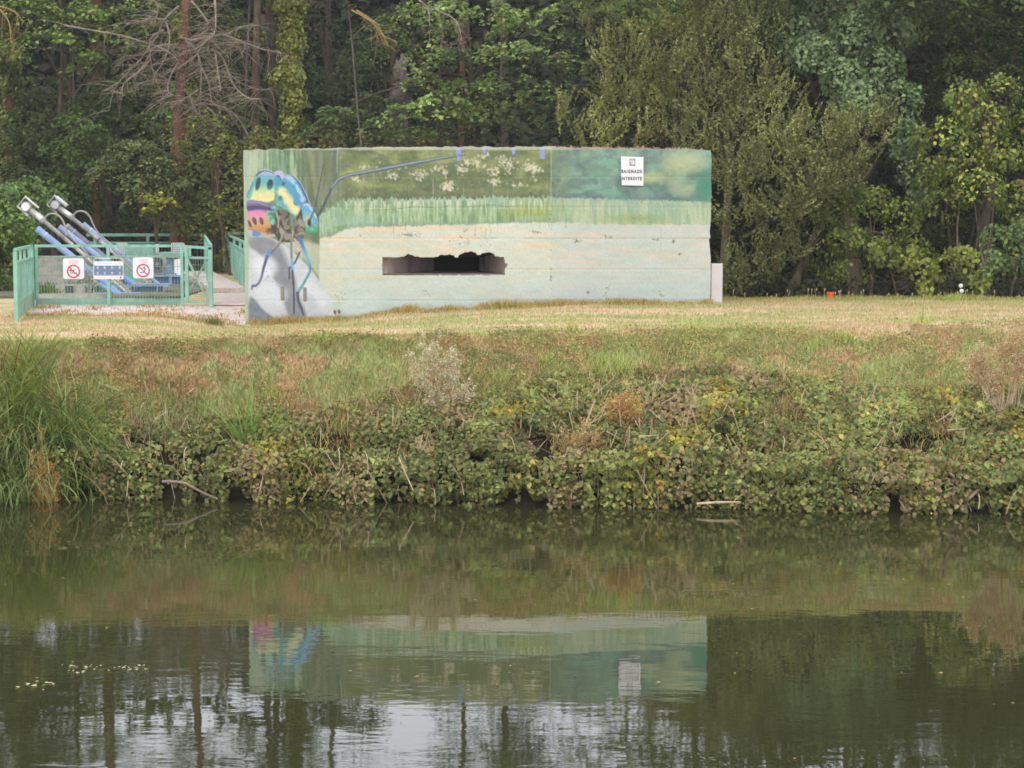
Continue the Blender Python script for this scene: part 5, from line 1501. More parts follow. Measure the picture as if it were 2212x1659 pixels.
# broken snag and bare trunks
sg = thing('dead_snag', 'pale broken dead trunk standing in the dark wood behind the bunker', 'tree', (X(868, 64), 64, 2.4))
MB().tube([W(862, 620, 64) * np.array([1, 1, 0]) + np.array([0, 0, 2.3]), W(860, 330, 64), W(864, 260, 64), W(862, 215, 64), W(868, 180, 64), W(862, 150, 64), W(872, 128, 64), W(868, 116, 64)], [.38, .34, .27, .31, .21, .24, .13, .05], 7).build('trunk', M_snag, sg)
MB().tube([W(868, 160, 64), W(858, 138, 64), W(856, 128, 64)], [.14, .08, .02], 6).build('splinter', M_snag, sg)
for i, (u0, v0, u1, v1, Yt, r_, lb) in enumerate([(1100, 600, 1086, -400, 66, .16, 'straight grey trunk rising behind the sycamore boughs'), (812, 420, 752, 10, 58, .03, 'thin leaning pale stem left of the broken snag'),
                                  (548, 560, 572, -380, 61, .15, 'dark bare trunk right of the pine'), (212, 640, 206, 330, 63, .16, 'low reddish trunk behind the blue tubes'), (243, 640, 226, 340, 64, .20, 'thicker reddish trunk behind the rear railing'),
                                  (318, 640, 302, 360, 64, .13, 'short brown trunk beneath the grey green bush'), (158, 500, 156, 60, 65, .05, 'thin pale stem in the dark gap left of the pine'), (505, 560, 545, -60, 62.5, .05, 'thin stem leaning right behind the dead boughs'),
                                  (640, 300, 596, 40, 70, .12, 'far trunk behind the broad ivy column'), (985, 640, 1000, -420, 70, .12, 'far dark trunk right of the broken snag'), (1240, 640, 1262, 60, 68, .12, 'far dark trunk left of the willow bushes'),
                                  (455, 640, 470, -60, 69, .12, 'far dark trunk right of the pine boughs'), (720, 640, 700, -420, 69, .13, 'far dark trunk in the black hollow'), (820, 640, 852, 20, 71, .12, 'far dark trunk beside the leaning stem')]):
    t = thing('bare_tree', lb, 'tree', (X(u0, Yt), Yt, 2.4), 'bare trunks in the wood')
    a = W(u0, v0, Yt); a[2] = min(a[2], 2.3) if v0 > 400 else a[2]; a[2] = min(a[2], 2.3)
    MB().tube(bent(a, W(u1, v1, Yt), 7, .015, np.random.RandomState(i)), list(np.linspace(r_, r_ * .6, 8)), 7).build('trunk', [M_bark, M_bark_red][i % 2 if i not in (1, 6) else 0] if i not in (1, 6, 7) else M_snag, t, smooth=True)
    if v1 < -300:
        high_crown(500 + i, u1, Yt, 12.2, 16.5, 11, 1.7, DG, t, dens=.36, r_=(.5, 1.2))

# leafy boughs and bushes of the left wood
tree('maple_tree', 'maple with light green sprays in the top left corner', 'tree', 120, 63, 21, [blob(60, 20, 63, 70, 26), blob(180, 26, 63, 76, 24), blob(290, 20, 63.4, 60, 24), blob(110, 82, 62.4, 70, 22), blob(190, 130, 62.6, 46, 16), blob(20, 110, 63, 50, 20), blob(250, 66, 63, 34, 14)],
     W(130, -40, 63.5), .12, None, G_for, rc=.5, dens=0.49, leaf=.16, asp=.75, per=34, base=LG + MG)
tree('dark_bush', 'dark green bush low between the left trunks', 'bush', 120, 62.5, 22, [blob(95, 300, 63, 70, 60), blob(60, 400, 61, 60, 60), blob(170, 330, 62.5, 60, 60), blob(150, 430, 61, 60, 50), blob(240, 250, 63.5, 44, 40), blob(180, 230, 63, 40, 26)],
     None, .09, None, G_for, rc=.45, dens=0.65, leaf=.15, asp=.65, per=30, base=DG)
tree('elder_bush', 'mid green bush with layered sprays left of the pine', 'bush', 190, 61, 23, [blob(150, 260, 61.3, 36, 18), blob(200, 290, 61, 40, 22), blob(130, 320, 61, 36, 20), blob(175, 350, 60.6, 42, 22), blob(150, 395, 60.6, 46, 22)],
     None, .06, None, G_for, rc=.4, dens=0.58, leaf=.14, asp=.65, per=30, base=((88, 118, 56), (78, 108, 52)))
tree('grey_green_bush', 'grey green bush in front of the pine trunk behind the weir', 'bush', 350, 59, 24, [blob(290, 340, 59.4, 74, 40), blob(370, 330, 59.2, 60, 40), blob(250, 370, 59, 50, 34), blob(330, 400, 58.8, 60, 34), blob(420, 380, 59, 60, 50), blob(460, 450, 59, 50, 50), blob(400, 470, 59.4, 46, 34), blob(300, 320, 60, 50, 24)],
     None, .07, None, G_for, rc=.4, dens=0.64, leaf=.13, asp=.6, per=30, base=((96, 112, 76), (86, 104, 68), (106, 118, 80)), yellow=.02, brown=.02)
tree('yellowing_bush', 'bush with yellowing leaves left of the bunker corner', 'bush', 500, 57, 25, [blob(480, 330, 58, 50, 50), blob(520, 400, 57, 40, 50), blob(500, 480, 57, 46, 50), blob(560, 310, 58, 50, 44), blob(450, 280, 58.6, 40, 40), blob(500, 550, 58.5, 40, 40)],
     None, .07, None, G_for, rc=.4, dens=0.61, leaf=.12, asp=.65, per=26, base=((92, 106, 54), (104, 116, 58), (80, 94, 50)), yellow=.09, brown=.02)
tree('yellow_leaved_sapling', 'small sapling with bright yellow leaves behind the rear railing', 'sapling', 340, 58, 26, [blob(325, 428, 57.6, 24, 10), blob(345, 420, 57.6, 20, 9), blob(362, 432, 57.6, 14, 7), blob(332, 446, 57.6, 12, 8)],
     None, .03, None, None, rc=.28, dens=.5, leaf=.13, asp=.7, per=14, base=((138, 142, 58), (122, 134, 56)))
tree('laurel_bush', 'glossy bright green bush at the left edge behind the fence', 'bush', 20, 47, 27, [blob(0, 440, 47.5, 60, 46), blob(30, 500, 47, 54, 50), blob(-50, 520, 47, 60, 60), blob(60, 420, 48.5, 40, 34), blob(30, 580, 47.5, 40, 50), blob(90, 470, 50, 30, 34), blob(-30, 620, 46.4, 60, 40), blob(-90, 440, 48, 60, 70), blob(120, 440, 51, 20, 30)],
     None, .08, None, None, rc=.32, dens=.62, leaf=.13, asp=.65, per=34, base=((92, 124, 60), (80, 112, 54), (104, 134, 68)), mat=M_leaf_gloss, yellow=.015, style='ivy')
tree('undergrowth_bush', 'low dark undergrowth under the pine behind the rear railing', 'bush', 420, 63, 28, [blob(u_, 500 + 10 * math.sin(u_), 64, 46, 50) for u_ in range(60, 560, 62)],
     None, .05, None, G_for, rc=.5, dens=0.52, leaf=.15, asp=.6, per=26, base=((72, 88, 46), (60, 74, 42)), yellow=.03, brown=.05, limbs=False)
tree('hanging_green_tree', 'green leafed tree behind the dead boughs at the top', 'tree', 480, 64, 29, [blob(440, 30, 64, 50, 40), blob(500, 60, 64, 40, 40), blob(350, 60, 64.5, 50, 40), blob(470, 180, 63.5, 40, 40), blob(420, 240, 63, 40, 40), blob(300, 180, 64, 36, 40), blob(520, 240, 62.6, 40, 44), blob(350, 260, 62, 50, 30), blob(480, 120, 64, 34, 40), blob(530, 330, 62, 40, 50)],
     W(470, -60, 64.5), .12, None, G_for, rc=.45, dens=0.52, leaf=.15, asp=.7, per=30, base=MG + DG, yellow=.02, brown=.03)
tree('shadowed_tree', 'dark leaved tree in the hollow above the middle of the bunker', 'tree', 760, 67, 30, [blob(700, 200, 67, 50, 60), blob(770, 270, 66, 60, 40), blob(820, 180, 67, 50, 50), blob(740, 90, 68, 60, 50), blob(830, 60, 68, 50, 50), blob(720, 330, 66, 60, 40), blob(690, 20, 68, 40, 40)],
     None, .14, None, G_for, rc=.5, dens=0.43, leaf=.16, asp=.65, per=26, base=((54, 70, 42), (46, 60, 38)), brown=.02)
tree('brownish_bush', 'low bush with rusty leaves just above the bunker roof', 'bush', 800, 60, 31, [blob(740, 300, 60, 50, 20), blob(820, 300, 60, 50, 20), blob(930, 305, 60.5, 60, 16), blob(700, 290, 60.5, 30, 26), blob(1000, 300, 61, 50, 20)],
     None, .06, None, G_for, rc=.4, dens=0.49, leaf=.13, asp=.65, per=22, base=((84, 92, 54), (72, 80, 48)), yellow=.03, brown=.14)
tree('holly_tree', 'soft mid green tree filling the gap around the broken snag', 'tree', 850, 64.5, 34, [blob(800, 240, 63, 50, 44), blob(880, 200, 63.4, 40, 30), blob(850, 300, 62.6, 60, 30), blob(790, 120, 66, 50, 50), blob(760, 180, 66, 44, 50), blob(850, 60, 66, 50, 40), blob(930, 300, 63, 50, 24), blob(720, 270, 65, 50, 50), blob(900, 230, 62.6, 30, 20)],
     None, .1, None, G_for, rc=.45, dens=.5, leaf=.15, asp=.7, per=30, base=((76, 94, 56), (84, 102, 60), (70, 86, 52)), yellow=.01, brown=.02)
tree('field_maple', 'olive green tree closing the wood between the dead boughs and the ivy column', 'tree', 540, 66, 35, [blob(560, 100, 65, 50, 60), blob(520, 180, 65, 50, 60), blob(570, 250, 64, 40, 60), blob(330, 120, 66, 60, 50), blob(270, 220, 65.5, 60, 60), blob(440, 120, 66, 60, 60), blob(100, 200, 66, 60, 50), blob(60, 260, 65, 50, 50), blob(380, 260, 64.5, 60, 50)],
     None, .12, None, G_for, rc=.5, dens=.45, leaf=.16, asp=.7, per=30, base=((80, 96, 56), (72, 90, 52), (88, 104, 62)), yellow=.015, brown=.02)
# sycamores
syc = [(900, 22, 50, 16), (985, 60, 60, 18), (930, 110, 46, 16), (900, 160, 34, 12), (1000, 118, 56, 16), (960, 20, 60, 20), (1060, 20, 60, 20), (1120, 60, 54, 20), (950, 230, 80, 26), (1040, 240, 60, 20), (880, 240, 46, 20), (1010, 190, 60, 16),
       (1100, 170, 70, 16), (1170, 190, 66, 15), (1110, 215, 50, 12), (1180, 120, 60, 20), (1230, 70, 60, 22), (1170, 40, 60, 22), (1240, 20, 60, 26), (1060, 265, 40, 12), (1100, 100, 60, 16)]
tree('sycamore_tree', 'sycamore with pale layered sprays above the bunker', 'tree', 1010, 61, 32, [blob(a, b, 59.0 + ((i * 7) % 5) * .5, c, d) for i, (a, b, c, d) in enumerate(syc)],
     W(1010, -60, 62), .16, None, G_for, rc=.48, dens=0.52, leaf=.16, asp=.8, per=34, base=((122, 148, 90), (108, 134, 80), (96, 122, 74), (132, 154, 96)), brown=.015)
tree('lower_sycamore', 'sycamore boughs with orange tinged leaves low above the bunker roof', 'tree', 960, 60, 33, [blob(840, 270, 59.5, 56, 18), blob(900, 285, 59.5, 50, 15), blob(1190, 240, 60, 50, 40), blob(1250, 200, 61, 40, 50), blob(1230, 290, 61, 50, 40), blob(1270, 120, 61, 50, 40), blob(730, 250, 62, 50, 20), blob(680, 270, 62, 40, 22)],
     W(960, -60, 62), .1, None, G_for, rc=.45, dens=0.58, leaf=.15, asp=.8, per=30, base=((92, 118, 72), (84, 108, 64), (104, 128, 78)), brown=.04, yellow=.02)
# orange lichened hanging boughs near the top
for i, L in enumerate([[(760, 22), (800, 45), (822, 70), (838, 96)], [(770, 22), (812, 50), (830, 78), (855, 88)], [(905, 0), (925, 20), (928, 60)], [(940, 20), (985, 45), (998, 90)], [(0, 20), (20, 50), (24, 90), (36, 92)], [(0, 14), (30, 24), (50, 46)]]):
    t = thing('bare_bough', ['twin ochre bare bough curving down right of the ivy column', 'lower ochre bare bough curving down right of the ivy column', 'short bare bough hanging over the sycamore', 'longer bare bough hanging over the sycamore', 'ochre bare bough hanging in the top left corner', 'ochre bough spreading right in the top left corner'][i], 'bough', W(*L[0], 57))
    P = catm([W(a, b, 57 - .3 * k) for k, (a, b) in enumerate(L)], 4)
    mb = MB(); mb.tube(P, list(np.linspace(.024, .008, len(P))), 5)
    r2 = np.random.RandomState(i)
    for _ in range(10):
        p0 = P[r2.randint(2, len(P))]; mb.tube([p0, p0 + r2.normal(0, .15, 3) + [0, 0, -.15], p0 + r2.normal(0, .25, 3) + [0, 0, -.4]], [.012, .008, .005], 3)
    mb.build('wood', M_ochre if i < 2 or i > 3 else M_twig, t)

# --- willow bushes and right hand wood, 44-54 m
tree('willow_bush', 'pale olive willow bush with upright shoots behind the right half of the bunker', 'bush', 1420, 52, 41,
     [blob(1340, 130, 52, 46, 60), blob(1330, 220, 52, 50, 50), blob(1400, 170, 51.5, 50, 60), blob(1290, 290, 50.5, 50, 28), blob(1360, 290, 51, 50, 34), blob(1440, 80, 52.5, 50, 50), blob(1440, 250, 51, 50, 60), blob(1500, 40, 53, 50, 50), blob(1400, 60, 53, 40, 50), blob(1300, 60, 54, 40, 50), blob(1240, 250, 51, 34, 30)],
     None, .12, None, G_for, style='shoot', rc=.36, dens=.62, leaf=.10, asp=.45, per=80, base=OL, yellow=.01, brown=.02)
tree('sallow_bush', 'tall dull olive sallow behind the bunker corner', 'bush', 1560, 49, 42,
     [blob(1500, 160, 50, 60, 60), blob(1560, 100, 50, 60, 60), blob(1620, 170, 49, 60, 60), blob(1540, 240, 49, 56, 60), blob(1600, 300, 48, 56, 60), blob(1680, 250, 48, 56, 60), blob(1500, 310, 48.5, 50, 30), blob(1560, 20, 51, 60, 50), blob(1640, 60, 50.5, 60, 60)],
     None, .14, None, G_for, style='shoot', rc=.34, dens=.58, leaf=.095, asp=.45, per=76, base=OL[:1] + OD, yellow=.012, brown=.02)
tree('sallow_bush', 'broad grey olive sallow right of the bunker with dark gaps at its foot', 'bush', 1680, 46, 43,
     [blob(1600, 380, 46.5, 56, 56), blob(1680, 340, 46, 60, 60), blob(1760, 300, 46, 60, 56), blob(1740, 390, 45.6, 60, 50), blob(1600, 470, 46.2, 50, 44), blob(1680, 450, 45.8, 56, 44), blob(1620, 560, 46, 60, 44), blob(1580, 620, 46, 40, 34), blob(1820, 330, 46.4, 56, 56), blob(1880, 280, 47, 46, 50), blob(1700, 540, 46, 40, 40), blob(1740, 480, 46.4, 40, 40), blob(1790, 400, 46.2, 44, 44), blob(1830, 380, 46.4, 44, 40)],
     None, .14, None, G_for, style='shoot', limbs=False, rc=.31, dens=.60, leaf=.09, asp=.45, per=70, base=OD + OL[:1], yellow=.012, brown=.02)
ivt = tree('ivy_draped_tree', 'tall tree hung with blue green ivy and hop leaves right of the olive bushes', 'tree', 1850, 50, 44,
     [blob(1640, 20, 51.5, 60, 50), blob(1700, 70, 50.5, 56, 50), blob(1780, 30, 51, 60, 50), blob(1760, 120, 49.6, 60, 46), blob(1850, 80, 50, 60, 56), blob(1900, 150, 49.4, 56, 50), blob(1860, 220, 48.8, 56, 40), blob(1950, 230, 48.8, 40, 50), blob(1940, 60, 50, 60, 50), blob(1960, 310, 48.4, 34, 50), blob(1990, 400, 48.4, 26, 50), blob(1820, 170, 49, 50, 40), blob(1900, 10, 51, 60, 40), blob(1940, 360, 48.2, 30, 30), blob(1840, 420, 46.8, 24, 14)],
     W(1850, -200, 51), .22, None, None, style='ivy', rc=.36, dens=.66, leaf=.12, asp=.85, per=46, base=BG, yellow=.004)
high_crown(144, 1800, 51, 9.5, 14, 20, 2.4, DG + MG, ivt, dens=.5, leaf=.2)
dk = tree('hornbeam_tree', 'dark leaved tree with reddish tinge in the top right corner', 'tree', 2120, 51, 45,
     [blob(2040, 60, 51, 60, 60), blob(2120, 40, 51, 60, 60), blob(2200, 80, 51, 60, 60), blob(2080, 140, 50.5, 60, 40), blob(2170, 180, 50.5, 50, 50), blob(2010, 180, 51, 40, 50), blob(2250, 200, 51, 50, 70), blob(2040, 250, 52, 50, 60), blob(2250, 20, 52, 60, 60), blob(2060, 400, 53, 70, 70), blob(2160, 500, 53, 70, 70), blob(2230, 400, 53, 60, 70), blob(2040, 520, 53, 60, 60)],
     W(2120, -200, 52), .2, None, None, style='spray', rc=.42, dens=.55, leaf=.12, asp=.6, per=40, base=DG + ((92, 96, 62),), yellow=.01, brown=.03)
high_crown(145, 2130, 52, 9.5, 14, 16, 2.0, DG, dk, dens=.5, leaf=.2)
hz = tree('hazel_bush', 'yellow green hazel with large leaves in front of the right hand wood', 'bush', 2090, 47, 46,
     [blob(2080, 210, 47.2, 50, 36), blob(2130, 260, 47, 56, 34), blob(2060, 290, 47, 50, 36), blob(2170, 330, 46.8, 56, 40), blob(2080, 350, 46.8, 60, 34), blob(2000, 370, 46.8, 40, 30), blob(2120, 410, 46.6, 66, 34), blob(2040, 440, 46.6, 50, 28), blob(2200, 430, 46.8, 50, 36), blob(2160, 200, 47.4, 40, 30), blob(1990, 300, 47.4, 24, 16), blob(2230, 280, 47, 40, 50)],
     None, .05, None, None, style='ivy', rc=.32, dens=.44, leaf=.11, asp=.8, per=36, base=YG + MG, yellow=.06, brown=.012)
rs = np.random.RandomState(6)
for i in range(9):
    u0 = 2050 + i * 18 + rs.uniform(-8, 8)
    MB().tube(bent(W(u0, 655, 47.6), W(u0 + rs.uniform(-50, 60), rs.uniform(360, 440), 47.2), 5, .05, rs), list(np.linspace(.035, .016, 6)), 5).build('stem', M_twig if i % 2 else M_bark, hz)
tree('viburnum_bush', 'mid green bush with rounded leaves between the sallow and the hazel', 'bush', 1880, 46, 47,
     [blob(1800, 460, 46.4, 54, 34), blob(1880, 440, 46.2, 54, 34), blob(1950, 470, 46.2, 46, 34), blob(1830, 520, 46, 56, 30), blob(1900, 540, 46, 50, 26), blob(1980, 530, 46.2, 46, 30), blob(1780, 560, 46.2, 40, 30), blob(1840, 590, 46, 40, 22)],
     None, .07, None, None, style='ivy', rc=.30, dens=.46, leaf=.10, asp=.8, per=36, base=((104, 122, 62), (88, 108, 56), (118, 132, 66)), yellow=.025, brown=.01)
tree('low_shrub', 'rounded pale leaved shrub low at the lawn edge left of the white flower heads', 'shrub', 1950, 45.0, 48,
     [blob(1910, 545, 45, 30, 18), blob(1960, 560, 45, 34, 20), blob(1995, 590, 45, 30, 22), blob(2040, 585, 45, 40, 26), blob(2080, 560, 45.2, 40, 26), blob(2010, 620, 45, 30, 14), blob(2110, 610, 45.2, 30, 18)],
     None, .03, None, 'low shrubs along the lawn edge', style='ivy', rc=.26, dens=.5, leaf=.115, asp=.9, per=22, base=((134, 148, 84), (116, 132, 72), (124, 140, 66)), yellow=.03)
tree('low_shrub', 'blue green shrub low at the right edge of the picture', 'shrub', 2180, 45.2, 49,
     [blob(2160, 520, 45.4, 40, 28), blob(2210, 500, 45.4, 40, 34), blob(2200, 560, 45.2, 40, 30), blob(2150, 570, 45.3, 26, 26)],
     None, .03, None, 'low shrubs along the lawn edge', style='ivy', rc=.26, dens=.5, leaf=.12, asp=.8, per=22, base=((104, 128, 84), (92, 118, 76)), yellow=.02)
# tall dark trees filling behind on the right, seen mainly in the river
for i, (u, Y, lb) in enumerate([(1520, 58, 'tall dense tree rising behind the willow bushes'), (1700, 60, 'tall dense tree behind the broad sallow'), (1980, 60, 'tall dense tree behind the hazel'), (2240, 58, 'tall dense tree beyond the right edge')]):
    r2 = np.random.RandomState(60 + i)
    bl = [((X(u, Y) + r2.uniform(-2.2, 2.2), Y + r2.normal(0, .7), z_ + r2.normal(0, .3)), (1.3, 1.1, .9)) for z_ in np.arange(3.0, 15.5, .75) for _ in (0, 1)]
    tree('tall_tree', lb, 'tree', u, Y, 60 + i, bl, (X(u, Y), Y, 15), .25, None, 'tall dense trees on the right', rc=.7, dens=.5, leaf=.24, asp=.7, per=22, base=((56, 74, 44), (66, 84, 48), (50, 66, 40)))
for i, (x_, Y) in enumerate([(-19, 50), (-24, 46), (-21, 62), (17.5, 47), (21, 44), (25, 48)]):   # beyond both edges of the frame
    r2 = np.random.RandomState(80 + i)
    bl = [((x_ + r2.uniform(-2.4, 2.4), Y + r2.normal(0, .8), z_), (1.5, 1.3, 1.0)) for z_ in np.arange(2.6, 12, 1.0) for _ in (0, 1)]
    t_ = tree('outer_tree', ['bushy tree furthest left beyond the edge of the picture, in front', 'bushy tree beyond the left edge nearest the river', 'bushy tree beyond the left edge at the back', 'bushy tree just beyond the right edge', 'bushy tree beyond the right edge nearest the river', 'bushy tree furthest right beyond the edge'][i], 'tree', 1106 + x_ / Y * FPX, Y, 80 + i, bl, (x_, Y, 12), .25, None, 'trees beyond the edges of the picture', rc=.7, dens=.4, leaf=.26, asp=.7, per=18, base=MG, limbs=False)
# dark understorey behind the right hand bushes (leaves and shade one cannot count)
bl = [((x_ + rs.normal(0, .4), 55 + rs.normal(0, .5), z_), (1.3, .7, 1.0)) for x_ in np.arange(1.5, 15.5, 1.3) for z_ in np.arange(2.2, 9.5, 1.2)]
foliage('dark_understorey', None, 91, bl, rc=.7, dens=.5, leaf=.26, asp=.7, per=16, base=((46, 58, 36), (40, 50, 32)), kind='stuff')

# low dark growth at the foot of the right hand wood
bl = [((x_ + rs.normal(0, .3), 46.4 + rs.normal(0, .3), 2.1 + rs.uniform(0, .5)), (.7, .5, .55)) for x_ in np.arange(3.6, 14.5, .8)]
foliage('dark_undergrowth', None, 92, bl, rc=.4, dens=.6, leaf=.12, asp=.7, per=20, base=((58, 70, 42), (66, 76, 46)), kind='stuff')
# ------------------------------------------------------------------ bank vegetation
def blades(name, P, L, wd, dirs, bend, cols, seg=3, mat=None, parent=None, kind=None, lean0=.25):
    """tapering ribbons: P bases, L lengths, wd widths, dirs lean directions (n x 2), bend how far tips fall over"""
    n = len(P)
    L = np.asarray(L)[:, None]; wd = np.asarray(wd)[:, None]; bend = np.asarray(bend)[:, None]
    d = np.concatenate([dirs, np.zeros((n, 1))], 1)
    side = np.stack([-dirs[:, 1], dirs[:, 0], np.zeros(n)], 1)
    side = side / (np.linalg.norm(side, axis=1, keepdims=True) + 1e-9)
    mixs = np.array([1.0, 0.0, 0.0]) * np.sign(side[:, :1] + 1e-6)
    side = side * .45 + mixs * .55
    side /= np.linalg.norm(side, axis=1, keepdims=True)
    V = []
    pos = P.copy(); ang = np.arctan(lean0 * np.linalg.norm(dirs, axis=1, keepdims=True))
    dn = d / (np.linalg.norm(d, axis=1, keepdims=True) + 1e-9)
    for k in range(seg + 1):
        t = k / seg
        if k == seg:
            V.append(pos)
        else:
            V.append(pos - side * wd * .5 * (1 - t * .7)); V.append(pos + side * wd * .5 * (1 - t * .7))
        pos = pos + (np.sin(ang) * dn + np.cos(ang) * np.array([0, 0, 1.0])) * L / seg
        ang = ang + bend / seg
    per = 2 * seg + 1
    v = np.stack(V, 1).reshape(-1, 3)
    k0 = np.arange(n)[:, None] * per
    qs = [k0 + np.array([[2 * s, 2 * s + 1, 2 * s + 3, 2 * s + 2]]) for s in range(seg - 1)]
    ts = k0 + np.array([[2 * (seg - 1), 2 * seg - 1, 2 * seg]])
    faces = ([np.concatenate(qs)] if qs else []) + [ts]
    return obj(name, mesh_np(name, v, faces, np.repeat(cols, per, 0)), mat or M_grass, parent, kind=kind)

rs = np.random.RandomState(101)
# lawn: short dry grass
def lawn_blades(n, x0, x1, y0, y1, hfun, name, wmul=1.0):
    x_ = rs.uniform(x0, x1, n); y_ = rs.uniform(y0, y1, n)
    k = (y_ > yc(x_) - .25) & ~((x_ > -5.5) & (x_ < 4.0) & (y_ > np.interp(x_, [-5.5, -3.4, .8, 4.0], [38.8, 38.0, 37.6, 38.7]) - .03)) & ~((x_ < -5.2) & (y_ > 38.2 + 1.4 * fbm(x_ * 1.5, y_ * 2, 3) * rs.rand(n))) & ~((x_ > 3) & (y_ > 44.4))
    x_, y_ = x_[k], y_[k]; n = len(x_)
    g = fbm(x_ * .9, y_ * 2.6, 31, 4); g2 = fbm(x_ * 3, y_ * 3, 53, 3)
    base = lawncol(x_, y_)
    c = base * rs.uniform(.7, 1.25, (n, 1))
    st_ = rs.rand(n) < .35; c[st_] = lin([212, 188, 154]) * rs.uniform(.65, 1.05, (st_.sum(), 1))
    gr_ = rs.rand(n) < .06 + .40 * (g > .54); c[gr_] = lin([158, 166, 112]) * rs.uniform(.7, 1.2, (gr_.sum(), 1))
    h = hfun(x_, y_, n)
    P = np.stack([x_, y_, gz(x_, y_) - .01], 1)
    return blades(name, P, h, rs.uniform(.008, .016, n) * wmul, rs.normal(0, 1, (n, 2)), rs.uniform(.1, .9, n), c, 2, kind='stuff')
lawn_blades(112000, -14, 15, 29.8, 44.4, lambda x, y, n: rs.uniform(.03, .085, n) * (.7 + .6 * fbm(x * 1.3, y * 1.3, 61)), 'lawn_grass')
# slope: mixed weeds, grass and brown stalks
n = 140000
x_ = rs.uniform(-13.5, 14.5, n); s_ = rs.uniform(.30, 1.0, n) + .12 * (fbm(x_ * 1.4, 4.0, 73, 3) - .5)
y_ = yw(x_) + s_ * (yc(x_) - yw(x_))
g = fbm(x_ * 1.2, y_ * 2.0, 71, 4); g2 = fbm(x_ * 2.6, y_ * 3.5, 72, 4)
cols = np.where((g > .56)[:, None], lin([168, 176, 118]), np.where((g2 > .52)[:, None], lin([186, 150, 118]), lin([146, 150, 100]))) * rs.uniform(.6, 1.35, (n, 1))
st_ = rs.rand(n) < .12; cols[st_] = lin([218, 192, 156]) * rs.uniform(.6, 1.1, (st_.sum(), 1))
h = rs.uniform(.04, .13, n) * (.6 + 1.2 * np.clip(g, .2, .8)) * (1 - .5 * sstep(.85, 1.0, s_))
cols = cols + (lawncol(x_, y_) * rs.uniform(.8, 1.2, (n, 1)) - cols) * sstep(.75, 1.0, s_)[:, None]
blades('slope_grass', np.stack([x_, y_, gz(x_, y_) - .015], 1), h, rs.uniform(.009, .018, n), rs.normal(0, 1, (n, 2)), rs.uniform(.2, 1.5, n), cols, 2, kind='stuff')
# small weed leaves on the slope
n = 76000
x_ = rs.uniform(-13.5, 14.5, n); s_ = rs.uniform(.34, 1.0, n); y_ = yw(x_) + s_ * (yc(x_) - yw(x_))
k = fbm(x_ * 1.6, y_ * 2.4, 75, 4) > .44; x_, y_ = x_[k], y_[k]; n = len(x_)
cl = np.exp((fbm(x_ * 2, y_ * 3, 79, 3) - .5) * 1.2)
P = np.stack([x_, y_, gz(x_, y_) + rs.uniform(.01, .10, n)], 1)
Nn = rs.normal(0, .5, (n, 3)) + np.array([0, -.35, 1])
obj('slope_weeds', leaf_mesh('slope_weeds', P, Nn, rs.normal(0, 1, (n, 3)), rs.uniform(.025, .055, n), .65, palette(rs, n, ((138, 148, 98), (150, 156, 102), (160, 140, 106), (120, 134, 88), (170, 138, 108)), .2, .02, .08, cl)), M_leaf, kind='stuff')

# brambles hanging over the water
def mound(x, s):
    """thickness of the bramble cover at x and at s (0 water's edge, 1 top of the bank)"""
    top = .50 + .15 * (fbm(x * .35, 1.0, 201, 3) - .5) * 2 + .16 * np.exp(-((x - 3.4) / 2.2) ** 2) - .10 * np.exp(-((x + 5.2) / 1.6) ** 2)
    e = np.clip((top + .05 - s) / .40, 0, 1) ** .8
    return e, (.04 + .50 * fbm(x * .6, s * 2.2, 203, 3) + .22 * fbm(x * 2.0, s * 6, 205, 3)) * e
rs = np.random.RandomState(202)
n = 185000
x_ = rs.uniform(-13.5, 14.5, n); s_ = rs.uniform(-.10, .80, n)
e, th = mound(x_, s_)
keep = (e > .02) & (rs.rand(n) < .25 + .75 * e) & (fbm(x_ * 1.9, s_ * 8, 207, 3) > .34)
x_, s_, e, th = x_[keep], s_[keep], e[keep], th[keep]; n = len(x_)
# leaves come in threes on clump points
cid = np.floor(x_ * 9).astype(int) * 1000 + np.floor(s_ * 34).astype(int)
y_ = yw(x_) + s_ * (yc(x_) - yw(x_))
z_ = np.maximum(gz(x_, y_), .02)
dep = rs.rand(n) ** 2.0                    # mostly near the outer surface
lift = th * (1 - dep * .8)
layer = (vnoise(x_ * 3.2, s_ * 13, 209) - .5) * .14
P = np.stack([x_, y_ - (lift + layer) * .72, z_ + (lift + layer) * .62 + .02], 1)
low = s_ < .08
hl = .01 + .20 * sstep(.5, .7, fbm(x_ * 1.9, 7.0, 211, 3)); hu = .50 + .45 * fbm(x_ * .9, 9.0, 212, 3)
rv = rs.rand(n)
P[:, 2] = np.where(low, hl + (hu - hl) * rv, P[:, 2])
bul = (fbm(x_ * 1.7, rv * 2.5, 214, 3) - .5) * .9
P[:, 1] = np.where(low, yw(x_) + .16 - lift * .45 - bul - .16 * np.sin(rv * 3.1), P[:, 1])
P[:, 1] -= np.where(low, 0, (fbm(x_ * 1.9, s_ * 7, 216, 3) - .5) * .45)
hang = .05 + .22 * sstep(.35, .65, fbm(x_ * 2.8, 3.3, 213, 3))
cur = low & (rs.rand(n) < .45)      # curtain hanging to the water
P[:, 1] = np.where(cur, yw(x_) - .10 - bul * .8 - rs.rand(n) * .14, P[:, 1])
P[:, 2] = np.where(cur, rs.rand(n) * (.10 + .5 * fbm(x_ * 1.6, 2.0, 219, 3)) - np.where(fbm(x_ * 2.6, 5.0, 220, 3) > .36, 0, .6), P[:, 2])
drop = P[:, 2] < -.2
P[:, 2] = np.where(drop, -.5, np.maximum(P[:, 2], .01 + np.where(low, 0, hang) * rs.uniform(.1, 1, n)))
Nn = rs.normal(0, .42, (n, 3)) + np.array([0, -.62, .72])
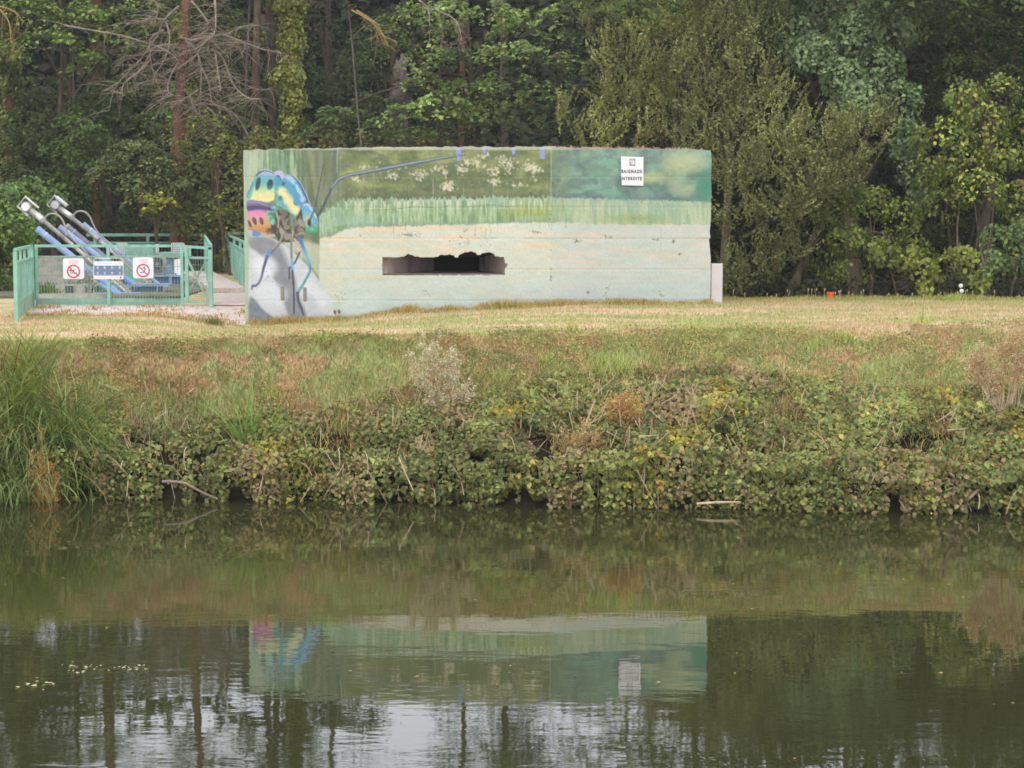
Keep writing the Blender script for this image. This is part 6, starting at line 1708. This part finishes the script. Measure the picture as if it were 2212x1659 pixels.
T = rs.normal(0, .7, (n, 3)) + np.array([0, -.4, -.7])
cn = fbm(x_ * .9, s_ * 4, 215, 3); cn2 = fbm(x_ * 2.4, s_ * 9, 217, 3)
cl = np.exp((cn2 - .5) * 1.5)
cols = palette(rs, n, ((110, 128, 80), (96, 112, 68), (130, 140, 88), (108, 122, 82), (136, 126, 86)), .30, .018, .03, cl)
w1 = sstep(.6, .74, cn)[:, None]; cols = cols * (1 - w1) + cols * np.array([1.35, 1.15, .75]) * w1
yl = sstep(.67, .76, fbm(x_ * 1.7, s_ * 7, 219, 3))[:, None]; cols = cols * (1 - yl) + lin([168, 172, 96]) * rs.uniform(.6, 1.1, (n, 1)) * yl
pk = sstep(.62, .72, fbm(x_ * 1.3, s_ * 5, 221, 3))[:, None] * (rs.rand(n, 1) < .7); cols = cols * (1 - pk) + lin([180, 156, 118]) * rs.uniform(.5, 1.1, (n, 1)) * pk
obj('bramble_leaves', leaf_mesh('bramble_leaves', P, Nn, T, rs.uniform(.035, .108, n) * (.6 + .7 * fbm(x_ * 1.2, s_ * 5, 218, 2)), .72, cols, hexa=True), M_leaf, kind='stuff')
# long grass and nettle stems growing through the brambles
n3 = 9000
xg = rs.uniform(-11, 11, n3); sg_ = rs.uniform(.02, .72, n3)
kg = fbm(xg * 1.1, sg_ * 3.5, 241, 3) > .50; xg, sg_ = xg[kg], sg_[kg]; n3 = len(xg)
yg = yw(xg) + sg_ * (yc(xg) - yw(xg)); eg, tg = mound(xg, sg_)
blades('bank_long_grass', np.stack([xg, yg - tg * .6, np.maximum(gz(xg, yg), .05) + tg * .5 - .05], 1), rs.uniform(.12, .42, n3), rs.uniform(.007, .014, n3), rs.normal(0, 1, (n3, 2)) + np.array([0, -.7]), rs.uniform(.6, 2.6, n3), palette(rs, n3, ((150, 158, 98), (186, 164, 120), (134, 146, 90), (166, 136, 104)), .2), 4, kind='stuff')
# bramble canes and dry stalks
mb = MB(); mb2 = MB()
for _ in range(360):
    xx = rs.uniform(-10, 10); ss = rs.uniform(0, .5); yy = float(yw(xx) + ss * (yc(xx) - yw(xx)))
    e1, t1 = mound(np.array([xx]), np.array([ss]))
    p0 = np.array([xx, yy - float(t1[0]) * .55, float(gz(xx, yy)) + float(t1[0]) * .6])
    d = np.array([rs.normal(0, .5), -rs.uniform(.3, 1), rs.uniform(-.1, .5)]); d /= np.linalg.norm(d)
    L = rs.uniform(.3, .9); pts = [p0]
    for k in range(6):
        d = d + np.array([rs.normal(0, .12), 0, -.32]); d /= np.linalg.norm(d)
        q = pts[-1] + d * L / 6
        if q[2] < .01: break
        pts.append(q)
    if len(pts) > 2: (mb if rs.rand() < .65 else mb2).tube(pts, .006, 3, cap=False)
mb.build('bramble_canes', M_redstem, kind='stuff')
for _ in range(260):
    xx = rs.choice([-5.6, -1.9, 1.2, 1.9, 5.3, 2.6]) + rs.normal(0, .5); ss = rs.uniform(.02, .6); yy = float(yw(xx) + ss * (yc(xx) - yw(xx)))
    e1, t1 = mound(np.array([xx]), np.array([ss]))
    p0 = np.array([xx, yy - float(t1[0]) * .7, float(gz(xx, yy)) + float(t1[0]) * .6])
    mb2.tube([p0, p0 + np.array([rs.normal(0, .08), -.03, rs.uniform(-.35, .35)]), p0 + np.array([rs.normal(0, .16), -.06, rs.uniform(-.5, .3)])], .006, 3, cap=False)
mb2.build('dry_stalks', M_stem, kind='stuff')

# sedge clumps at the left
def sedge(label, u, v, Y, n, Lr, spread, seed, base=((108, 132, 84), (94, 120, 72), (130, 150, 98)), bendr=(1.0, 3.0), lean=(0, 0), wr=(.016, .032), name='sedge_clump', group='sedge clumps on the river bank', cat='sedge', seg=7):
    rs = np.random.RandomState(seed); c = W(u, v, Y)
    gz0 = max(float(gz(c[0], Y)), 0.0)
    t = thing(name, label, cat, (c[0], Y, gz0), group)
    P = np.stack([c[0] + rs.normal(0, spread, n), Y + rs.normal(0, spread * .6, n), np.zeros(n)], 1)
    P[:, 2] = np.maximum(gz(P[:, 0], P[:, 1]), 0) - .02
    dirs = rs.normal(0, 1, (n, 2)) + np.array(lean)
    cols = palette(rs, n, base, .2, .02, .06)
    blades('leaf_blades', P, rs.uniform(*Lr, n), rs.uniform(*wr, n), dirs, rs.uniform(*bendr, n), cols, seg, parent=t, lean0=.42 if seg == 7 else .25)
    return t
sedge('large arching sedge clump at the left edge of the bank', 35, 900, 29.0, 520, (1.0, 1.95), .38, 301, lean=(.1, -.5))
sedge('dense sedge clump at the very left waterside', 10, 960, 28.6, 420, (.8, 1.6), .5, 302, lean=(-.1, -.6))
sedge('tall upright sedge clump right of the large arching one', 148, 940, 28.9, 280, (.9, 1.5), .16, 303, bendr=(.3, 2.2), lean=(.2, -.4))
sedge('sedge tuft rising at the top of the left clump', 35, 800, 29.6, 260, (.55, 1.05), .35, 304, base=((128, 140, 84), (112, 130, 76)), bendr=(.3, 1.4))
sedge('small upright sedge with crossed blades left of centre', 537, 950, 28.9, 70, (.7, 1.15), .07, 305, bendr=(.1, .9), lean=(0, -.2), base=((124, 156, 84), (112, 146, 82)))
sedge('slender sedge tuft just right of the left clumps', 215, 1010, 28.7, 120, (.5, 1.0), .13, 306, bendr=(.2, 1.4), lean=(0, -.4), base=((112, 146, 76), (100, 136, 72)))
# green tufts on the slope
tuf = [(1178, 798, 30.3, 90, 'first bright grass tuft, just below the lawn edge'), (1320, 810, 30.2, 240, 'widest blue green grass tuft on the slope right of centre'), (1090, 862, 29.9, 90, 'bright yellow green grass tuft right of the beige seed plant'), (1232, 720, 31.3, 40, 'thin upright grass tuft on the lawn edge above centre'),
       (1420, 775, 30.6, 60, 'small grass tuft on the slope right of the wide one'), (1540, 790, 30.5, 60, 'grass tuft on the slope below the white sign'), (590, 860, 29.6, 70, 'yellow green grass tuft above the left brambles'), (1770, 760, 30.9, 80, 'pale grass tuft on the slope near the right brambles'), (1830, 740, 31.1, 60, 'grass tuft high on the slope towards the right'), (700, 760, 30.6, 60, 'grass tuft on the slope below the beetle'),
       (1500, 715, 31.6, 50, 'faint grass tuft on the lawn rim'), (2060, 655, 42.6, 90, 'green grass tuft beneath the white flower heads'), (1990, 700, 32.6, 60, 'light green tuft on the lawn rim at the right'), (460, 690, 37.3, 110, 'low dark green weed mat on the gravel beside the bunker')]
for i, (u, v, Y, n, lb) in enumerate(tuf):
    big = 'wide' in lb
    sedge(lb, u, v, Y, n, (.14, .32) if not big else (.18, .42), .10 if not big else .22, 320 + i, base=((166, 188, 118), (150, 176, 110), (172, 188, 124)) if i != 13 else ((104, 116, 66),), bendr=(.2, 1.4), wr=(.007, .013), name='grass_tuft', group='green grass tufts on the bank', cat='grass tuft', seg=3)

# beige seed-head plants
def seedplant(label, stems, Y, seed, mat1, fluffcol, zoff=0):
    rs = np.random.RandomState(seed)
    c = W(stems[0][0], stems[0][1], Y)
    t = thing('dry_seed_plant', label, 'dry plant', (c[0], Y, float(gz(c[0], Y))), 'dry plants on the bank')
    mb = MB(); FP = []
    for (u0, v0, u1, v1) in stems:
        for _ in range(7):
            a = W(u0 + rs.normal(0, 10), v0, Y); b = W(u1 + rs.normal(0, 12), v1 + rs.normal(4, 22), Y - .1)
            a[2] = float(gz(a[0], a[1])) - .03
            P = bent(a, b, 6, .07, rs); mb.tube(P, list(np.linspace(.008, .004, 7)), 4, cap=False)
            for k in range(4, 7):
                for _ in range(3):
                    q = P[k] + rs.normal(0, .045, 3) + np.array([0, 0, .04]); mb.tube([P[k], q], .003, 3, cap=False); FP.append(q)
            FP.append(P[-1])
    mb.build('stems', mat1, t)
    FP = np.array(FP); m = len(FP); per = 13
    P = np.repeat(FP, per, 0) + rs.normal(0, .024, (m * per, 3)); n = len(P)
    obj('seed_heads', leaf_mesh('seed_heads', P, rs.normal(0, 1, (n, 3)), rs.normal(0, 1, (n, 3)), rs.uniform(.018, .04, n), .6, palette(rs, n, fluffcol, .2)), M_leaf, t)
    return t
seedplant('dry beige seed plant with fluffy heads above the brambles left of centre', [(945, 900, 900, 775), (950, 900, 930, 765), (955, 905, 960, 790), (960, 905, 985, 810), (950, 900, 915, 820), (960, 900, 1000, 825)], 29.4, 401, M_stem, ((228, 204, 194), (212, 184, 168), (236, 220, 212)))
seedplant('tall dry pinkish seed plant at the right edge of the bank', [(2150, 900, 2120, 760), (2165, 905, 2175, 730), (2175, 905, 2200, 720), (2160, 905, 2105, 790), (2185, 905, 2215, 760), (2160, 900, 2150, 810)], 29.2, 402, M_stem, ((206, 174, 154), (190, 154, 132), (220, 196, 180)))
seedplant('low orange brown dry plant at the waterside on the left', [(95, 1075, 85, 1020), (95, 1075, 105, 1030), (100, 1075, 75, 1045), (90, 1075, 115, 1050)], 28.2, 403, M_stem, ((196, 150, 96), (180, 130, 84), (206, 172, 110)))
seedplant('pale withered plant in the brambles right of centre', [(1250, 1010, 1240, 950), (1260, 1010, 1275, 955), (1240, 1020, 1215, 975)], 28.4, 404, M_stem, ((190, 172, 136), (172, 152, 112)))
seedplant('rusty dry grass patch above the brambles right of centre', [(1330, 930, 1320, 880), (1345, 930, 1350, 870), (1360, 930, 1370, 880), (1350, 940, 1335, 900)], 29.0, 405, M_stem, ((206, 176, 132), (192, 156, 116)))
# pale sticks
for i, (a, b, Y0, Y1, r_, lb) in enumerate([((1257, 945), (1286, 862), 28.7, 28.9, .016, 'pale straight stick leaning out of the brambles'), ((862, 990), (893, 1060), 28.0, 27.7, .010, 'thin broken pale cane hanging to the water'), ((1205, 925), (1150, 985), 28.8, 28.5, .008, 'thin beige stalk lying across the brambles'),
                             ((2095, 1075), (2150, 1030), 27.1, 27.2, .022, 'dead branch sloping into the water at the right'), ((1505, 1088), (1600, 1085), 27.2, 27.2, .018, 'pale dead branch lying at the waterline'), ((350, 1040), (470, 1078), 28.0, 27.9, .02, 'curved root at the waterline on the left'), ((1300, 935), (1330, 880), 28.9, 29.0, .007, 'thin stalk beside the pale straight stick')]):
    A_ = W(*a, Y0); B_ = W(*b, Y1)
    t = thing('stick', lb, 'stick', A_, 'sticks in the bank vegetation')
    MB().tube(bent(A_, B_, 5, .03 if i != 5 else .2, np.random.RandomState(i)), [r_, r_, r_ * .95, r_ * .9, r_ * .8, r_ * .6], 6).build('wood', M_stem if i < 5 else M_twig, t)
# dandelion-like stalks along the far lawn edge, right
rs = np.random.RandomState(31)
mb = MB()
for _ in range(46):
    u_ = rs.uniform(1560, 2210); Yk = 43.6; v_ = 650 - (u_ - 1560) * .012
    g0 = W(u_, v_, Yk); g0[2] = float(gz(g0[0], Yk)); hh = rs.uniform(.06, .28)
    mb.tube([g0, g0 + np.array([rs.normal(0, .02), 0, hh])], .006, 3); mb.tube([g0 + np.array([0, 0, hh - .03]), g0 + np.array([0, 0, hh + .02])], .012, 4)
mb.build('plantain_stalks', M_stem, kind='stuff')
n = 9000
u_ = rs.uniform(1560, 2300, n); y_ = rs.uniform(42.6, 44.0, n); x_ = (u_ - 1106) / FPX * y_
blades('lawn_edge_grass', np.stack([x_, y_, gz(x_, y_) - .01], 1), rs.uniform(.05, .16, n) * (.4 + 1.2 * fbm(x_ * 1.5, 0 * x_, 5)), rs.uniform(.008, .015, n), rs.normal(0, 1, (n, 2)), rs.uniform(.1, .9, n), palette(rs, n, ((146, 156, 98), (176, 164, 118), (128, 142, 84)), .2), 2, kind='stuff')
# dry weeds and litter against the fence
n = 5000
x_ = rs.uniform(-9.8, -5.4, n); y_ = rs.uniform(37.6, 40.1, n)
k = rs.rand(n) < .05 + .75 * (fbm(x_ * 2, y_ * 3, 44, 3) + .25 * (y_ < 38.3) > .62); x_, y_ = x_[k], y_[k]; n = len(x_)
blades('gravel_weeds', np.stack([x_, y_, gz(x_, y_) + .02], 1), rs.uniform(.03, .10, n), rs.uniform(.01, .02, n), rs.normal(0, 1, (n, 2)), rs.uniform(.3, 1.4, n), palette(rs, n, ((160, 138, 104), (150, 130, 96), (186, 164, 130)), .2), 2, kind='stuff')
# grass in front of the bunker foot
n = 7000
u_ = rs.uniform(540, 1540, n); yf_ = np.interp(u_, FP_u, FP_y) - rs.uniform(.02, .5, n) ** 1.3; x_ = (u_ - 1106) / FPX * yf_
blades('bunker_foot_grass', np.stack([x_, yf_, gz(x_, yf_) - .01], 1), rs.uniform(.05, .19, n) * (.2 + 1.5 * fbm(x_ * 2.5, 0 * x_, 5)), rs.uniform(.008, .015, n), rs.normal(0, 1, (n, 2)), rs.uniform(.2, 1.0, n), palette(rs, n, ((168, 146, 108), (186, 168, 120), (140, 140, 84)), .2), 2, kind='stuff')

# weeds inside the enclosure
for i, (u_, v_, Y_, lb) in enumerate([(100, 628, 43.0, 'green weeds inside the left end of the fence'), (172, 612, 46.3, 'green weeds between the concrete plinth and the cables'), (96, 610, 45.5, 'dark green weeds below the large concrete block')]):
    sedge(lb, u_, v_, Y_, 160, (.15, .45), .22, 360 + i, base=((92, 118, 62), (80, 104, 56)), bendr=(.2, 1.6), wr=(.02, .04), name='weed_clump', group='weeds inside the enclosure', cat='weeds', seg=3)

# flecks and fallen leaves floating on the river
rs = np.random.RandomState(77)
FQ = []
for _ in range(46):
    u_ = rs.choice([165, 235, 275, 60]) + rs.normal(0, 24); v_ = 1441 + rs.normal(0, 6) + (40 if u_ < 110 else 0)
    Yq = CAM_H * FPX / (v_ - 460) * .985; FQ.append(((u_ - 1106) / FPX * Yq, Yq))
for _ in range(70):
    Yq = rs.uniform(14.5, 27); FQ.append((rs.uniform(-.27, .27) * Yq, Yq))
FQ = np.array(FQ); n = len(FQ)
P = np.stack([FQ[:, 0], FQ[:, 1], np.full(n, .006)], 1)
cols = palette(rs, n, ((214, 208, 196), (196, 190, 170)), .1); cols[46:] = palette(rs, n - 46, ((150, 132, 84), (170, 160, 120), (120, 112, 74)), .2)
obj('floating_leaves', leaf_mesh('floating_leaves', P, np.array([0, 0, 1.0]) + rs.normal(0, .08, (n, 3)), rs.normal(0, 1, (n, 3)) * np.array([1, 1, 0]), rs.uniform(.02, .055, n), .7, cols), M_leaf, kind='stuff')

# ------------------------------------------------------------------ light haze in the air over the river
HAZE = 0.00045
hm = bpy.data.materials.new('haze_material'); hm.use_nodes = True
hn, hl_ = hm.node_tree.nodes, hm.node_tree.links; hn.clear()
ho = hn.new('ShaderNodeOutputMaterial'); hv = hn.new('ShaderNodeVolumePrincipled')
hv.inputs['Density'].default_value = HAZE; hv.inputs['Color'].default_value = (0.93, 0.95, 0.96, 1); hv.inputs['Anisotropy'].default_value = 0.2
hl_.new(hv.outputs['Volume'], ho.inputs['Volume'])
hz_o = MB().box((-120, -12, -2.9), (120, 135, 26)).build('haze', hm, kind='stuff')
sc.cycles.volume_bounces = 1
sc.cycles.volume_max_steps = 64
